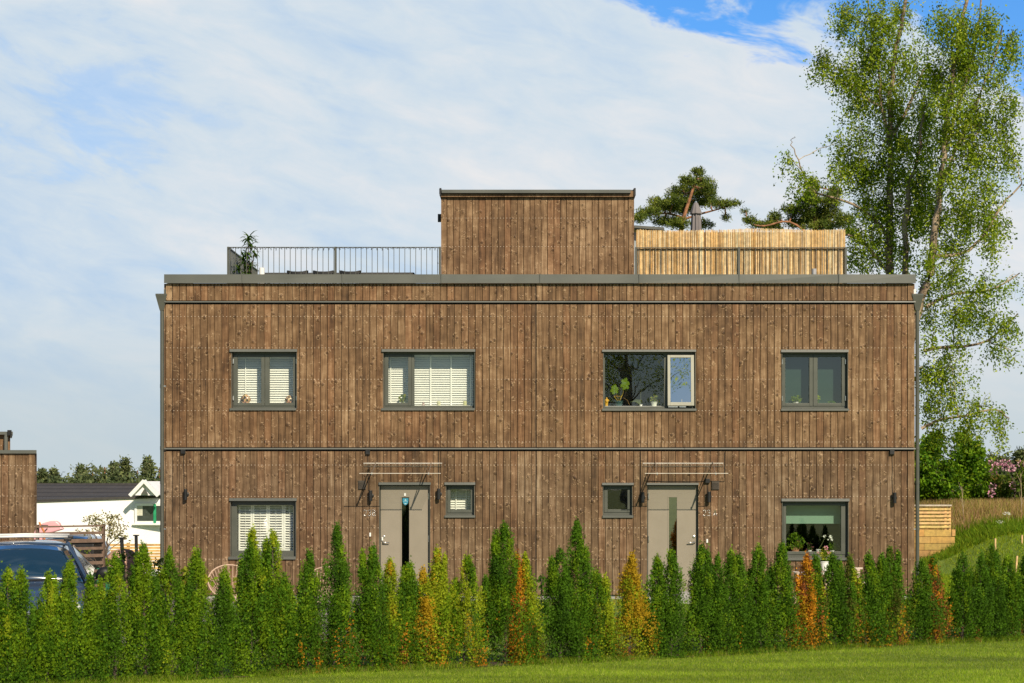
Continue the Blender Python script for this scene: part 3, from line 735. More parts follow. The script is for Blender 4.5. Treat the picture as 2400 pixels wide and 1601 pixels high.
# sticker and latch plate on the left door
stk = MB(); cx, cz = wx(949.7), wz(1176); w_, h_ = .056, .068
sp = [(-1, 1), (1, 1), (1, 0.1), (.85, -.4), (.5, -.8), (0, -1.05), (-.5, -.8), (-.85, -.4), (-1, .1)]
stk.poly([(cx + a * w_, cz + b * h_) for a, b in sp], .079, .0805)
stk.build('sticker', pm('blue_sticker', (0.05, 0.30, 0.45), 0.4), d1)
s2 = MB(); s2.poly([(cx - .022, cz + .018), (cx + .022, cz + .018), (cx + .012, cz + .036), (cx, cz + .056), (cx - .012, cz + .036)], .0775, .0788)
s2.box(cx - .045, cx + .045, .0775, .0788, cz + .004, cz + .010)
s2.poly([(cx - .026, cz - .03), (cx + .026, cz - .03), (cx + .012, cz - .05), (cx - .012, cz - .05)], .0775, .0788)
s2.build('sticker_emblem', pm('pale_sticker', (0.45, 0.68, 0.75), 0.4), d1)
lp = MB(); lp.box(wx(946.5), wx(951), .05, .0615, wz(1162.5), wz(1156)); lp.build('peephole_cover', M_WPLAST, d1)
for a in (885, 1512):
    dst = MB(); dst.box(wx(a), wx(a + 128), -1.1, -.04, 0, .1); dst.box(wx(a) + .1, wx(a + 118), -.7, -.04, .1, .17); dst.build('door_step', pm('concrete', (0.35, 0.34, 0.32), 0.9), house)

# ---- glass canopies over the doors
def canopy(bx0, bx1, label):
    zw, zf = wz(1086), EYE - (1109 - HY) / FPX * (CD - .82); yw, yf = -.024, -.82
    c = MB(); t = .010
    c.add([(bx0, yw, zw), (bx1, yw, zw), (bx1, yf, zf), (bx0, yf, zf), (bx0, yw, zw - t), (bx1, yw, zw - t), (bx1, yf, zf - t), (bx0, yf, zf - t)],
          [(0, 1, 2, 3)])
    cn = c.build('canopy', M_GLASS_CLEAR, house); cn['label'] = label
    e = MB(); e.box(bx0, bx1, yf - .008, yf, zf - .010, zf + .001); e.box(bx0 + .01, bx1 - .01, yw - .012, yw, zw - .001, zw + .009)
    e.build('edge_strip', pm('glass_edge', (0.66, 0.62, 0.54), 0.4), cn)
    wr = MB(); wr.box(bx0 + .02, bx1 - .02, -.045, -.024, wz(1093.5), wz(1091.5)); wr.build('wall_profile', M_FRAME, cn)
    for bx in (bx0 + .235, bx1 - .235):
        b = MB(); tip = Vector((bx, yf + .04, zf - .02))
        b.bar((bx + .02, yw, wz(1083)), tip, .012, .030); b.bar((bx - .10, yw, wz(1093)), tip, .012, .022)
        b.tube([(bx, yf + .04, zf - .035), (bx, yf + .04, zf + .012)], .016, 8)
        b.build('bracket', M_STEEL, cn)
canopy(wx(851), wx(1037.5), 'glass canopy over the left door'); canopy(wx(1505), wx(1696), 'glass canopy over the right door')

# ---- wall lamps, junction boxes, cables, vents
def wall_lamp(px, py, box=None, cab=None):
    x, z = wx(px), wz(py)
    l = MB(); l.lathe([(.0, -.105), (.034, -.105), (.036, -.1), (.036, .1), (.034, .105), (.0, .105)], (x, -.10, z), 16)
    lo = l.build('wall_lamp', M_BLACK, house, smooth=False)
    b = MB(); b.lathe([(.048, 0), (.048, -.02), (.03, -.03), (.022, -.032), (.022, -.07), (0, -.07)], (x + .01, -.022, z), 16, axis='y'); b.build('lamp_base', M_BLACK, lo)
    if box:
        j = MB(); bx, bz = wx(box[0]), wz(box[1]); j.box(bx - .045, bx + .045, -.075, -.024, bz - .045, bz + .04); j.build('junction_box', M_BLACK, house, bevel=.006)
    if cab:
        cb = MB(); cb.tube([(wx(a), -.030, wz(b_)) for a, b_ in cab], .0055, 5); cb.build('cable', M_BLACK, house)
wall_lamp(437, 1159, (430.5, 1058.5), [(431, 1064), (431.5, 1100), (432, 1148)])
wall_lamp(869.5, 1162, (862.5, 1060), [(863, 1066), (863, 1110), (864, 1150)])
wall_lamp(1029, 1158, None, [(1028, 1058), (1028, 1150)])
wall_lamp(1505.5, 1166, None, [(1500, 1060), (1500, 1158)])
wall_lamp(1660.5, 1165, (1657.5, 1127), [(1657, 1134), (1658, 1155)])
wall_lamp(2094.5, 1167, (2089.5, 1060), [(2090, 1066), (2091, 1100), (2090, 1120), (2091.5, 1158)])
cb = MB(); cb.tube([(wx(a), -.030, wz(b_)) for a, b_ in ((1511, 1127), (1560, 1129), (1640, 1129), (1656, 1127), (1670, 1128), (1697, 1129), (1698, 1110), (1698, 1060))], .0055, 5)
cb.build('cable', M_BLACK, house)
for px, py in ((849, 1137), (1676.5, 1138)):
    v = MB(); x, z = wx(px), wz(py); v.box(x - .072, x + .072, -.040, -.024, z - .08, z + .08); v.box(x - .075, x + .075, -.05, -.024, z + .08, z + .088)
    for i in range(7): q = z - .066 + i * .0205; v.add([(x - .066, -.055, q - .006), (x + .066, -.055, q - .006), (x + .066, -.040, q + .008), (x - .066, -.040, q + .008)], [(0, 1, 2, 3)])
    v.build('vent_grille', pm('vent_grey', (0.09, 0.075, 0.06), 0.6), house)

# ---- downpipes with funnels
for xp, sgn in ((379.5, -1), (2150.5, 1)):
    x = wx(xp); dp = MB()
    dp.tube([(x, .02, 0.1), (x, .02, wz(724))], .038, 14)
    for pz in (905, 1050, 1130, 1240): dp.tube([(x, .02, wz(pz) - .035), (x, .02, wz(pz) + .035)], .042, 14)
    dp.build('downpipe', M_RAIL, house, smooth=False)
    fn = MB(); zt, zb = wz(689), wz(728)
    fn.add([(x - .115, -.06, zt), (x + .105, -.06, zt), (x + .105, .10, zt), (x - .115, .10, zt), (x - .115, -.06, zt - .03), (x + .105, -.06, zt - .03), (x + .105, .10, zt - .03), (x - .115, .10, zt - .03),
            (x - .04, -.02, zb), (x + .04, -.02, zb), (x + .04, .06, zb), (x - .04, .06, zb)],
           [(0, 1, 2, 3), (0, 4, 5, 1), (1, 5, 6, 2), (2, 6, 7, 3), (3, 7, 4, 0), (4, 8, 9, 5), (5, 9, 10, 6), (6, 10, 11, 7), (7, 11, 8, 4)])
    fn.build('funnel', M_RAIL, house)
    br = MB(); br.box(min(x, HX0 if sgn < 0 else HX1), max(x, HX0 if sgn < 0 else HX1), 0.0, .03, wz(905) - .01, wz(905) + .01)
    br.box(min(x, HX0 if sgn < 0 else HX1), max(x, HX0 if sgn < 0 else HX1), 0.0, .03, wz(1240) - .01, wz(1240) + .01); br.build('pipe_bracket', M_STEEL, house)
    o_ = MB(); ex = HX0 - .015 if sgn < 0 else HX1 + .015; o_.box(ex - .035, ex + .035, .0, .09, wz(690), wz(678)); o_.build('outlet', M_TRIM if sgn < 0 else M_WPLAST, house)

# ---- rooftop room
PY = 3.7; px0, px1 = wx(1034, PY), wx(1486, PY); pzt = wz(463, PY)
mb = MB(); cj0, cj1 = wx(1254, PY), wx(1268, PY)
boards(mb, px0 + .125, cj0 - .004, DECK, pzt, PY, (), 61, .45); boards(mb, cj1, px1 - .125, DECK, pzt, PY, (), 62, .45)
for a, b in ((px0, px0 + .118), (cj0 + .003, cj1 - .003), (px1 - .118, px1)): mb.box(a, b, PY - .034, PY, DECK, pzt, (.85, .2, .5))
y = PY
rr = random.Random(9)
while y < PY + 3.4:
    c = (rr.random(), rr.random(), rr.random()); mb.box(px0, px0 + .022, y + .003, y + BW - .003, DECK, pzt, c); mb.box(px1 - .022, px1, y + .003, y + BW - .003, DECK, pzt, c); y += BW
pent = mb.build('roof_room', M_WOOD, house); pent['label'] = 'board-clad room on the roof'
cr = MB(); cr.box(px0 + .03, px1 - .03, PY + .001, PY + 3.4, DECK, pzt - .01); cr.build('room_core', M_GAP, pent)
fa = MB(); zf0, zf1 = wz(463, PY), wz(456, PY)
fa.box(wx(1032, PY), wx(1488, PY), PY - .10, PY + 3.6, zf0, zf1, (.7, .3, .4)); fa.box(wx(1476, PY), wx(1487.5, PY), PY - .105, PY - .10, zf1, wz(449, PY), (.7, .2, .3))
fa.build('fascia', M_WOOD, pent)
gu = MB(); gu.box(wx(1036, PY), wx(1477, PY), PY - .17, PY - .06, zf1 + .008, wz(447.5, PY)); gu.box(wx(1033, PY), wx(1487, PY), PY - .06, PY + 3.6, zf1, wz(446, PY))
gu.build('gutter', M_TRIM, pent)
for e, s_ in ((1033, -1), (1487, 1)):
    ec = MB(); ec.box(wx(e - 3, PY), wx(e + 2, PY), PY - .10, PY + 3.6, wz(456, PY), wz(444, PY)); ec.box(wx(e - 2.2, PY), wx(e + 2.2, PY), PY - .13, PY - .101, wz(461, PY), wz(443, PY)); ec.build('roof_edge', M_BLACK, pent)
lb = MB(); lb.box(px0 - .09, px0 - .001, PY + .35, PY + .45, wz(514, PY), wz(496, PY)); lb.build('box_lamp', M_BLACK, pent)

# ---- terrace railings: posts, rails and bars
def railing(xa, xb, y, ptop, posts, nb, side_x, side_y1, label):
    zt = wz(ptop, y)
    top = MB(); top.box(xa, xb, y - .02, y + .02, zt - .014, zt); top.box(side_x - .02, side_x + .02, y + .021, side_y1, zt - .02, zt)
    top.box(xa, xb, y - .012, y + .012, DECK + .06, DECK + .08); top.box(side_x - .012, side_x + .012, y + .021, side_y1, DECK + .06, DECK + .08)
    rl = top.build('railing', M_RAIL, house); rl['label'] = label
    for p in posts:
        m_ = MB(); m_.box(p - .022, p + .022, y - .022, y + .022, DECK, zt + .004); m_.build('post', M_RAIL, rl)
    n = nb; 
    for i in range(n):
        xx = xa + (xb - xa) * (i + .5) / n
        if min(abs(xx - p) for p in posts) < .035: continue
        m_ = MB(); m_.box(xx - .006, xx + .006, y - .006, y + .006, DECK + .081, zt - .021); m_.build('baluster', M_RAIL, rl)
    k = int((side_y1 - y) / .115)
    for i in range(1, k):
        yy = y + .115 * i; m_ = MB(); m_.box(side_x - .0075, side_x + .0075, yy - .0075, yy + .0075, DECK + .081, zt - .021); m_.build('baluster', M_RAIL, rl)
RY = 2.5
railing(wx(533, RY), wx(1032, RY), RY, 579, [wx(535, RY), wx(786.5, RY), wx(1031, RY)], 39, wx(535, RY), 6.8, 'railing of the left terrace')
railing(wx(1491, RY), wx(1985, RY), RY, 580, [wx(1491, RY), wx(1732, RY), wx(1982, RY)], 38, wx(1982, RY), 5.0, 'railing of the right terrace')
cvm = MB(); ZC = 5.8; cvm.add([(wx(1487, ZC), ZC, wz(528, ZC)), (wx(1557, ZC), ZC, wz(533, ZC)), (wx(1557, ZC), ZC, wz(539, ZC)), (wx(1487, ZC), ZC, wz(534, ZC)),
        (wx(1487, ZC), ZC + 2.2, wz(528, ZC)), (wx(1557, ZC), ZC + 2.2, wz(533, ZC)), (wx(1557, ZC), ZC + 2.2, wz(539, ZC)), (wx(1487, ZC), ZC + 2.2, wz(534, ZC))],
       [(3, 2, 1, 0), (4, 5, 6, 7), (0, 1, 5, 4), (3, 7, 6, 2), (1, 2, 6, 5), (0, 4, 7, 3)])
cvo = cvm.build('terrace_roof', M_TRIM, house)
cw = MB(); cw.box(wx(1487, ZC), wx(1553, ZC), ZC + .3, ZC + .5, DECK, wz(540, ZC)); cw.build('glazed_end', pm('blue_grey_panel', (0.32, 0.36, 0.38), 0.3), cvo)

# ------------------------------------------------------------ hedge of thujas
C_DEEP = (0.042, 0.100, 0.008); C_MID = (0.072, 0.160, 0.009); C_BRIGHT = (0.150, 0.250, 0.010); C_YG = (0.28, 0.34, 0.015)  # leaf greens from deep through bright to yellow-green
C_GOLD = (0.42, 0.27, 0.015); C_OR = (0.62, 0.27, 0.02); C_RUST = (0.30, 0.10, 0.03); C_OLV = (0.11, 0.12, 0.02)
PAL = {
 'fresh': [(C_DEEP, 2), (C_MID, 4), (C_BRIGHT, 4.5), (C_YG, 1.0)],
 'green': [(C_DEEP, 3), (C_MID, 5), (C_BRIGHT, 2.8)],
 'deep': [(C_DEEP, 4), (C_MID, 4.5), (C_BRIGHT, 1.6)],
 'yellow': [(C_DEEP, 1), (C_MID, 2.5), (C_BRIGHT, 2.5), (C_YG, 5), (C_GOLD, .5)],
 'gold': [(C_MID, 1), (C_YG, 3.5), (C_GOLD, 4)],
 'orange': [(C_OR, 6), (C_RUST, 2), (C_GOLD, 1)],
 'rust': [(C_OLV, 3), (C_RUST, 1.5), (C_MID, 1.2), (C_OR, 1.2), (C_YG, 1)],
 'olive': [(C_OLV, 3), (C_MID, 2.5), (C_YG, 1.6), (C_RUST, .4)],
}
def thuja(px, top, hw, kind, label, twin=0, low=0.0, seed=0):
    """px, top: where its tip is; hw: half width in px near the base"""
    global rng
    rng = np.random.default_rng(1000 + seed)
    x0, y0 = hedge_xy(px); D = y0 + CD; z0 = gz(x0, y0)
    H = (EYE - (top - HY) / FPX * D) - z0 - 0.035; Rm = hw / FPX * D * 1.02
    root = thing('thuja', (x0, y0, z0), label, 'hedge shrub', 'thujas of the young hedge')
    pal = PAL[kind]
    ph = rng.uniform(0, 6.28, 6); lean = rng.normal(0, 0.03, 2)
    def env(t):      # radius profile, t 0..1 up
        return Rm * 1.42 * np.clip(0.84 + 0.9 * t, 0, 1) * np.clip(1 - t, 0, 1) ** 0.74
    leads = [(0.0, 0.0, 1.0, 1.0)]
    if twin: leads.append((twin / FPX * D, rng.normal(0, .02), 0.95 if abs(twin) < 25 else 0.9, 0.6))
    for q in range(2): leads.append((rng.normal(0, Rm * .36), rng.normal(0, Rm * .4), rng.uniform(.6, .8), 0.45))
    Ps = []; Ds = []; Cs = []; Ns = []
    for (lx, ly, lh, lr) in leads:
        h = H * lh
        nclump = int(104 * lh * (1.6 if lr == 1 else .7) * max(.7, H / 1.4))
        t = rng.uniform(0, 1, nclump) ** 1.15
        if lr < 1: t = 0.35 + 0.65 * t
        th = rng.uniform(0, 2 * PI, nclump)
        lump = 1 + 0.20 * np.sin(3 * th + ph[0] + 6 * t) + 0.16 * np.sin(2 * th - 13 * t + ph[1]) + 0.12 * np.sin(21 * t + ph[2])
        r = env(t) * lump * (lr if lr < 1 else 1) * rng.uniform(.55, 1.0, nclump)
        cx = lx * (0.3 + 0.7 * t) + lean[0] * t + r * np.cos(th); cy = ly * t + lean[1] * t + r * np.sin(th)
        cz = 0.02 + t * h * 0.96
        cum = np.cumsum([p[1] for p in pal]) / sum(p[1] for p in pal)
        un = np.array([mnoise.noise(Vector((a * 7 + seed * 3.1, b * 7, q * 4))) for a, b, q in zip(cx, cy, cz)]); un = np.clip(.5 + un * .75 + .22 * (t - .4) + rng.normal(0, .07, nclump), 0, .999); cw = np.searchsorted(cum, un); cw = np.minimum(cw, len(pal) - 1)
        for i in range(nclump):
            k = 56
            s = 0.022 + 0.042 * (1 - t[i])
            of = rng.normal(0, 1, (k, 3)); P = np.array([cx[i], cy[i], cz[i]]) + of * np.array([s * .68, s * .68, s * 1.9])
            out = np.array([math.cos(th[i]), math.sin(th[i]), 0]); 
            Dv = out * rng.uniform(.2, .9, (k, 1)) + np.array([0, 0, 1]) * rng.uniform(.6, 1.8, (k, 1)) + rng.normal(0, .28, (k, 3))
            Ns.append(unit(of) * 1.1 + out * .35 + np.array([0, 0, .25]) + rng.normal(0, .3, (k, 3))); c = np.array(pal[cw[i]][0]) * rng.uniform(.8, 1.2)
            if low and rng.random() < low * max(0, 1 - cz[i] / (H * .40)) * 1.1:
                c = np.array((C_GOLD, C_RUST, C_OLV, C_OR)[rng.integers(0, 4)]) * .85
            cc = np.tile(c, (k, 1)) * (1 + rng.normal(0, .10, (k, 1)))
            Ps.append(P); Ds.append(Dv); Cs.append(cc)
    # fine tip shoots
    k = 26; P = np.stack([rng.normal(lean[0], .012, k) , rng.normal(lean[1], .012, k), H * rng.uniform(.86, 1.0, k)], 1)
    for (lx, ly, lh, lr) in leads[1:]:
        P = np.concatenate([P, np.stack([rng.normal(lx, .012, 12), rng.normal(ly, .012, 12), H * lh * rng.uniform(.9, 1.0, 12)], 1)])
    Ps.append(P); Ns.append(rng.normal(0, 1, (len(P), 3))); Ds.append(np.array([0, 0, 1]) + rng.normal(0, .22, (len(P), 3))); Cs.append(pal_cols(len(P), [(C_BRIGHT, 2), (C_YG, 1)] if kind in ('fresh', 'green', 'deep', 'yellow') else pal, 1))
    P = np.concatenate(Ps); Dv = unit(np.concatenate(Ds)); C = np.clip(np.concatenate(Cs), .004, .9)
    P[:, 2] = np.maximum(P[:, 2], 0.015)
    n = len(P)
    # each spray is a small flat fan of four scaly fingers
    N_ = unit(np.concatenate(Ns)); side = unit(np.cross(Dv, N_)); L = rng.uniform(.018, .037, n)[:, None]
    tris = []
    for a, l in ((-.6, .75), (0, 1.0), (.55, .8)):
        dd = unit(Dv * math.cos(a) + side * math.sin(a)); pp = unit(np.cross(dd, np.cross(Dv, side))); wd = L * .12
        b = P + dd * L * l
        tris.append(np.stack([P - pp * wd * .6, P + dd * L * l * .55 + pp * wd, b, P + dd * L * l * .5 - pp * wd], 1))
    V = np.stack(tris, 1).reshape(-1, 3) + np.array([x0, y0, z0])
    C4 = np.repeat(C, 12, axis=0)
    np_mesh('foliage', V, 4, C4, M_THUJA, root)
    tr = MB(); tr.tube([(x0, y0, z0 - .03), (x0 + lean[0] * .5, y0 + lean[1] * .5, z0 + H * .5), (x0 + lean[0], y0 + lean[1], z0 + H * .93)], [.022, .013, .003], 6)
    for q in range(22):
        t = rng.uniform(.04, .85); a = rng.uniform(0, 6.28); r = float(env(np.array(t))) * .75
        p = Vector((x0 + lean[0] * t, y0 + lean[1] * t, z0 + H * t)); tr.tube([p, p + Vector((math.cos(a) * r, math.sin(a) * r, r * .7 + .03))], [.006, .002], 4)
    tr.build('trunk', M_BARK, root)
THU = [
 (17, 1328, 44, 'fresh', 'fresh green thuja at the left frame edge, before the car windscreen', 0, 0),
 (49, 1330, 40, 'fresh', 'fresh green thuja before the windscreen, second from the left edge', 0, 0),
 (110, 1340, 42, 'fresh', 'blunt yellow-green thuja with thin tip shoots before the middle of the windscreen', 12, 0),
 (153, 1312, 42, 'fresh', 'pointed bright thuja before the right part of the windscreen', 0, 0),
 (214, 1348, 34, 'fresh', 'narrow thuja just in front of the car mirror', 0, 0),
 (270, 1296, 44, 'fresh', 'tall bright thuja in front of the end post of the slat fence', 0, 0),
 (341, 1273, 46, 'fresh', 'tall bright thuja left of the left downpipe, before the yellow boards', -16, 0),
 (404, 1284, 44, 'fresh', 'bright thuja just right of the left downpipe foot', 0, 0),
 (463, 1279, 42, 'fresh', 'thuja with a rounded top left of the pink wicker chair', 0, 0),
 (519, 1336, 42, 'green', 'low thuja in front of the left wicker chair', 0, 0),
 (588, 1236, 42, 'fresh', 'tall thin-tipped thuja before the middle of the shuttered window', 0, 0),
 (640, 1243, 46, 'fresh', 'tall thuja before the right part of the shuttered window', -16, 0),
 (676, 1345, 30, 'green', 'low thuja under the right corner of the shuttered window', 0, 0.1),
 (721, 1290, 42, 'green', 'slender thuja just right of the shuttered window', 0, 0.2),
 (781, 1226, 44, 'green', 'tall broad thuja halfway between shuttered window and left door', 0, 0.2),
 (871, 1278, 46, 'green', 'full thuja at the hinge-free left edge of the left door', -24, 0.15),
 (917, 1309, 38, 'yellow', 'yellowish thuja before the handle side of the left door', 0, 0.17),
 (966, 1316, 36, 'green', 'dark thuja under the glass slot of the left door', -14, 0.35),
 (996, 1335, 34, 'gold', 'low golden-brown thuja at the right edge of the left door', 0, 0.28),
 (1023, 1284, 32, 'yellow', 'lime thuja right of the left door with two tips', 17, 0.14),
 (1086, 1301, 44, 'yellow', 'lime-yellow thuja below the small left window', 0, 0.25),
 (1186, 1224, 56, 'green', 'largest dark green thuja left of the house centre joint', -20, 0.3),
 (1215, 1296, 24, 'orange', 'thin dying orange-brown thuja beside the largest green one', 0, 0.6),
 (1240, 1298, 36, 'yellow', 'yellow-green thuja at the centre joint of the house', 0, 0.30),
 (1313, 1288, 44, 'deep', 'deep green thuja right of the centre joint', -18, 0.04),
 (1356, 1218, 44, 'green', 'tall spired thuja left of the small right window', 0, 0.15),
 (1404, 1338, 40, 'yellow', 'low bushy yellow thuja under the small right window', 22, 0.14),
 (1474, 1296, 40, 'gold', 'golden yellow thuja between small right window and right door', 0, 0.22),
 (1527, 1302, 34, 'green', 'slim green thuja at the left edge of the right door', 0, 0.1),
 (1573, 1290, 44, 'green', 'green thuja in front of the glass slot of the right door', 0, 0.05),
 (1641, 1275, 42, 'green', 'full thuja at the handle side of the right door', 14, 0.05),
 (1679, 1302, 38, 'deep', 'dark thuja directly right of the doorbell by the right door', 0, 0.04),
 (1712, 1289, 36, 'green', 'thuja with a narrow top, second right of the right doorbell', 0, 0.05),
 (1740, 1299, 34, 'deep', 'lower dark thuja, third right of the right doorbell', 0, 0.02),
 (1782, 1277, 42, 'green', 'broad green thuja left of the lower right window', 0, 0.05),
 (1827, 1270, 42, 'green', 'tall thuja at the left edge of the lower right window', 0, 0.05),
 (1882, 1299, 33, 'orange', 'dead bright orange thuja under the lower right window', 0, 0.5),
 (1911, 1300, 30, 'olive', 'slim olive thuja left of the white flowerpot', 0, 0.15),
 (1957, 1299, 36, 'deep', 'dark thuja right of the white flowerpot', 14, 0.04),
 (1994, 1303, 30, 'olive', 'yellow-olive thuja at the right corner of the lower right window', 0, 0.4),
 (2028, 1297, 40, 'green', 'full green thuja between lower right window and house corner', 10, 0.05),
 (2056, 1300, 30, 'deep', 'dark thuja squeezed behind the olive-brown one near the house corner', 0, 0.04),
 (2083, 1280, 36, 'olive', 'tall olive-brown thuja left of the right house corner', 18, 0.5),
 (2157, 1313, 42, 'deep', 'green thuja in front of the right downpipe foot', 0, 0.06),
 (2190, 1305, 26, 'rust', 'thin rust-brown thuja right of the right downpipe', 0, 0.8),
 (2254, 1294, 42, 'deep', 'pointed dark thuja standing before the open lawn', 0, 0.10),
 (2290, 1297, 36, 'deep', 'dark thuja left of the tallest one at the right end', 0, 0.08),
 (2324, 1273, 38, 'deep', 'tallest dark thuja at the right end, below the wooden stake', 0, 0.04),
 (2361, 1302, 36, 'deep', 'dark thuja right of the tallest one at the right end', 0, 0.10),
 (2398, 1301, 38, 'deep', 'dark thuja cut by the right frame edge', 0, 0.08),
]
for i, (px, top, hw, kd, lb, tw, lw) in enumerate(THU): thuja(px, top, hw, kd, lb, tw, lw, i)

# ------------------------------------------------------------ grass
def blades(name, X, Y, hgt, wid, pal, lean=0.35, jit=0.2, m=None, label=None, base=None):
    n = len(X); Z = np.array([gz(a, b) for a, b in zip(X, Y)]) if base is None else base
    P = np.stack([X, Y, Z - .004], 1); a = rng.uniform(0, 2 * PI, n); side = np.stack([np.cos(a), np.sin(a), np.zeros(n)], 1)
    h = hgt * rng.uniform(.6, 1.3, n); tip = P + np.stack([rng.normal(0, lean, n) * h, rng.normal(0, lean, n) * h, h], 1)
    w = (wid * rng.uniform(.7, 1.3, n))[:, None]
    V = np.stack([P - side * w / 2, P + side * w / 2, tip], 1).reshape(-1, 3)
    return tag(np_mesh(name, V, 3, pal_cols(n, pal, 3, jit), m or M_GRASS), label, kind='stuff')
rng = np.random.default_rng(5)
def in_view(X, Y, m=40):
    px = VX + X / (Y + CD) * FPX; return (px > -m) & (px < 2400 + m)
# mown lawn before the hedge
n = 620000
D_ = 1 / rng.uniform(1 / 28.5, 1 / 20.2, n); PXX = rng.uniform(-30, 2430, n); X = (PXX - VX) / FPX * D_; Y = D_ - CD
keep = (D_ < np.array(23.45 / (1 - 0.4958 * (PXX - VX) / FPX)) - 0.10) & (rng.random(n) < (D_ / 28.5) ** 1.0 * .9)
X = X[keep]; Y = Y[keep]
st = np.array([mnoise.noise(Vector((x * .45, y * 1.6, 3.0))) for x, y in zip(X, Y)])
nz_ = len(X); Z = np.array([gz(a, b) for a, b in zip(X, Y)])
LP = [((0.22, 0.33, 0.018), 4), ((0.30, 0.40, 0.03), 4), ((0.40, 0.42, 0.10), 1.6), ((0.12, 0.22, 0.015), 2)]
st = st + .45 * np.array([mnoise.noise(Vector((x * 5, y * 9, 7.0))) for x, y in zip(X, Y)]); P = np.stack([X, Y, Z - .004], 1); a = rng.uniform(0, 2 * PI, nz_); side = np.stack([np.cos(a), np.sin(a), np.zeros(nz_)], 1)
h = 0.030 * rng.uniform(.6, 1.3, nz_) * (1 + .35 * st); tip = P + np.stack([rng.normal(0, .5, nz_) * h, rng.normal(0, .5, nz_) * h, h], 1)
V = np.stack([P - side * .0026, P + side * .0026, tip], 1).reshape(-1, 3)
cl = pal_cols(nz_, LP, 3, .15) * np.repeat(1 + .55 * st, 3)[:, None]
tag(np_mesh('lawn_grass', V, 3, np.clip(cl, .005, 1), M_GRASS), kind='stuff')
# longer unmown tufts along the foot of the hedge
n = 26000; px = rng.uniform(-40, 2440, n); off = -np.abs(rng.normal(.0, .13, n)) - 0.0
hx = np.array([hedge_xy(p) for p in px]); X = hx[:, 0] + .44 * -off; Y = hx[:, 1] - .12 + off * .9
cl_ = np.array([mnoise.noise(Vector((x * 1.3, 4, 8))) for x in X]); k = rng.random(n) < np.clip(.62 + cl_ * 1.6, .05, 1); X = X[k]; Y = Y[k]
blades('edge_grass', X, Y, .085, .006, [((0.16, 0.27, 0.014), 5), ((0.25, 0.33, 0.02), 3), ((0.36, 0.33, 0.10), 1.3), ((0.09, 0.16, 0.01), 2)], .45)
# lawn behind the hedge at the right, rising to the meadow
n = 60000; D_ = rng.uniform(29, 50, n); PXX = rng.uniform(2120, 2440, n); X = (PXX - VX) / FPX * D_; Y = D_ - CD
blades('hill_grass', X, Y, .06, .012, [((0.28, 0.38, 0.014), 5), ((0.36, 0.43, 0.02), 3), ((0.20, 0.28, 0.01), 2)], .5)
n = 26000; D_ = rng.uniform(47.6, 57, n); PXX = rng.uniform(2140, 2480, n); X = (PXX - VX) / FPX * D_; Y = D_ - CD
k = rng.random(n) < np.clip((D_ - 47.2) / 1.6, .1, 1); X = X[k]; Y = Y[k]
blades('meadow_grass', X, Y, .30, .018, [((0.44, 0.29, 0.13), 5), ((0.34, 0.30, 0.07), 4), ((0.22, 0.28, 0.03), 2), ((0.55, 0.40, 0.20), 2), ((0.38, 0.20, 0.13), 2)], .3)
n = 11000; D_ = np.where(rng.random(n) < .22, rng.uniform(37, 47, n), rng.uniform(46.4, 48.2, n)); PXX = rng.uniform(2150, 2480, n); X = (PXX - VX) / FPX * D_; Y = D_ - CD
blades('tall_grass', X, Y, .15, .018, [((0.15, 0.27, 0.015), 5), ((0.26, 0.34, 0.02), 3), ((0.08, 0.15, 0.01), 2)], .5)

# ------------------------------------------------------------ leafy trees from blobs
def blob_leaves(blobs, y_of, leaf, per, pal, droop=.35, gap=.0, npt=9, spread=.10, gapf=1.3, asp=.6, flat=None):
    """blobs: px ellipses (cx,cy,rx,ry[,dy]); returns verts, cols and twig starts per blob"""
    VS = []; CS = []; tw = []
    for b in blobs:
        cx, cy, rx, ry = b[:4]; Yb = y_of + (b[4] if len(b) > 4 else rng.uniform(-1, 1) * .9)
        c = W(cx, cy, Yb); k = (CD + Yb) / FPX; a, h = rx * k, ry * k; dp = max(a, h) * .9
        n = max(4, int(per * a * h * 4 * (b[5] if len(b) > 5 else 1)))
        u = unit(rng.normal(size=(n, 3))) * (rng.random((n, 1)) ** .5) * rng.uniform(.8, 1.25, (n, 1)); P = u * np.array([a, dp, h]) + np.array(c)
        if gap:
            nz = np.array([mnoise.noise(Vector(p) * gapf) for p in P]); P = P[nz > gap]
        n = len(P)
        if n == 0: continue
        tw.append((c, P))
        L = rng.uniform(.5, 1.2, n) * droop
        dirn = unit(np.stack([rng.normal(0, .35, n), rng.normal(0, .35, n), -np.ones(n)], 1))
        t = rng.random((n, npt)); Q = P[:, None, :] + dirn[:, None, :] * (t * L[:, None])[:, :, None] + rng.normal(0, spread * .5, (n, npt, 3))
        Q = Q.reshape(-1, 3); m = len(Q)
        dl = unit(np.stack([rng.normal(0, .7, m), rng.normal(0, .7, m), rng.normal(-.5, .5, m)], 1))
        VS.append(leaf_quads(Q, dl, leaf * rng.uniform(.7, 1.3, m), asp))
        cc = pal_cols(n, pal, npt, .12) * (1 + rng.normal(0, .15, (m, 1))); CS.append(np.repeat(np.clip(cc, .005, 1), 4, axis=0))
    return np.concatenate(VS), np.concatenate(CS), tw
def curve_pts(a, b, n=6, sag=0.1, wob=.06):
    a = Vector(a); b = Vector(b); L = (b - a).length; out = []
    for i in range(n + 1):
        t = i / n; p = a.lerp(b, t); s_ = math.sin(PI * t)
        w = Vector((random.gauss(0, wob), random.gauss(0, wob), random.gauss(0, wob) + sag)) * s_ * L * .5
        out.append(p + w)
    return out
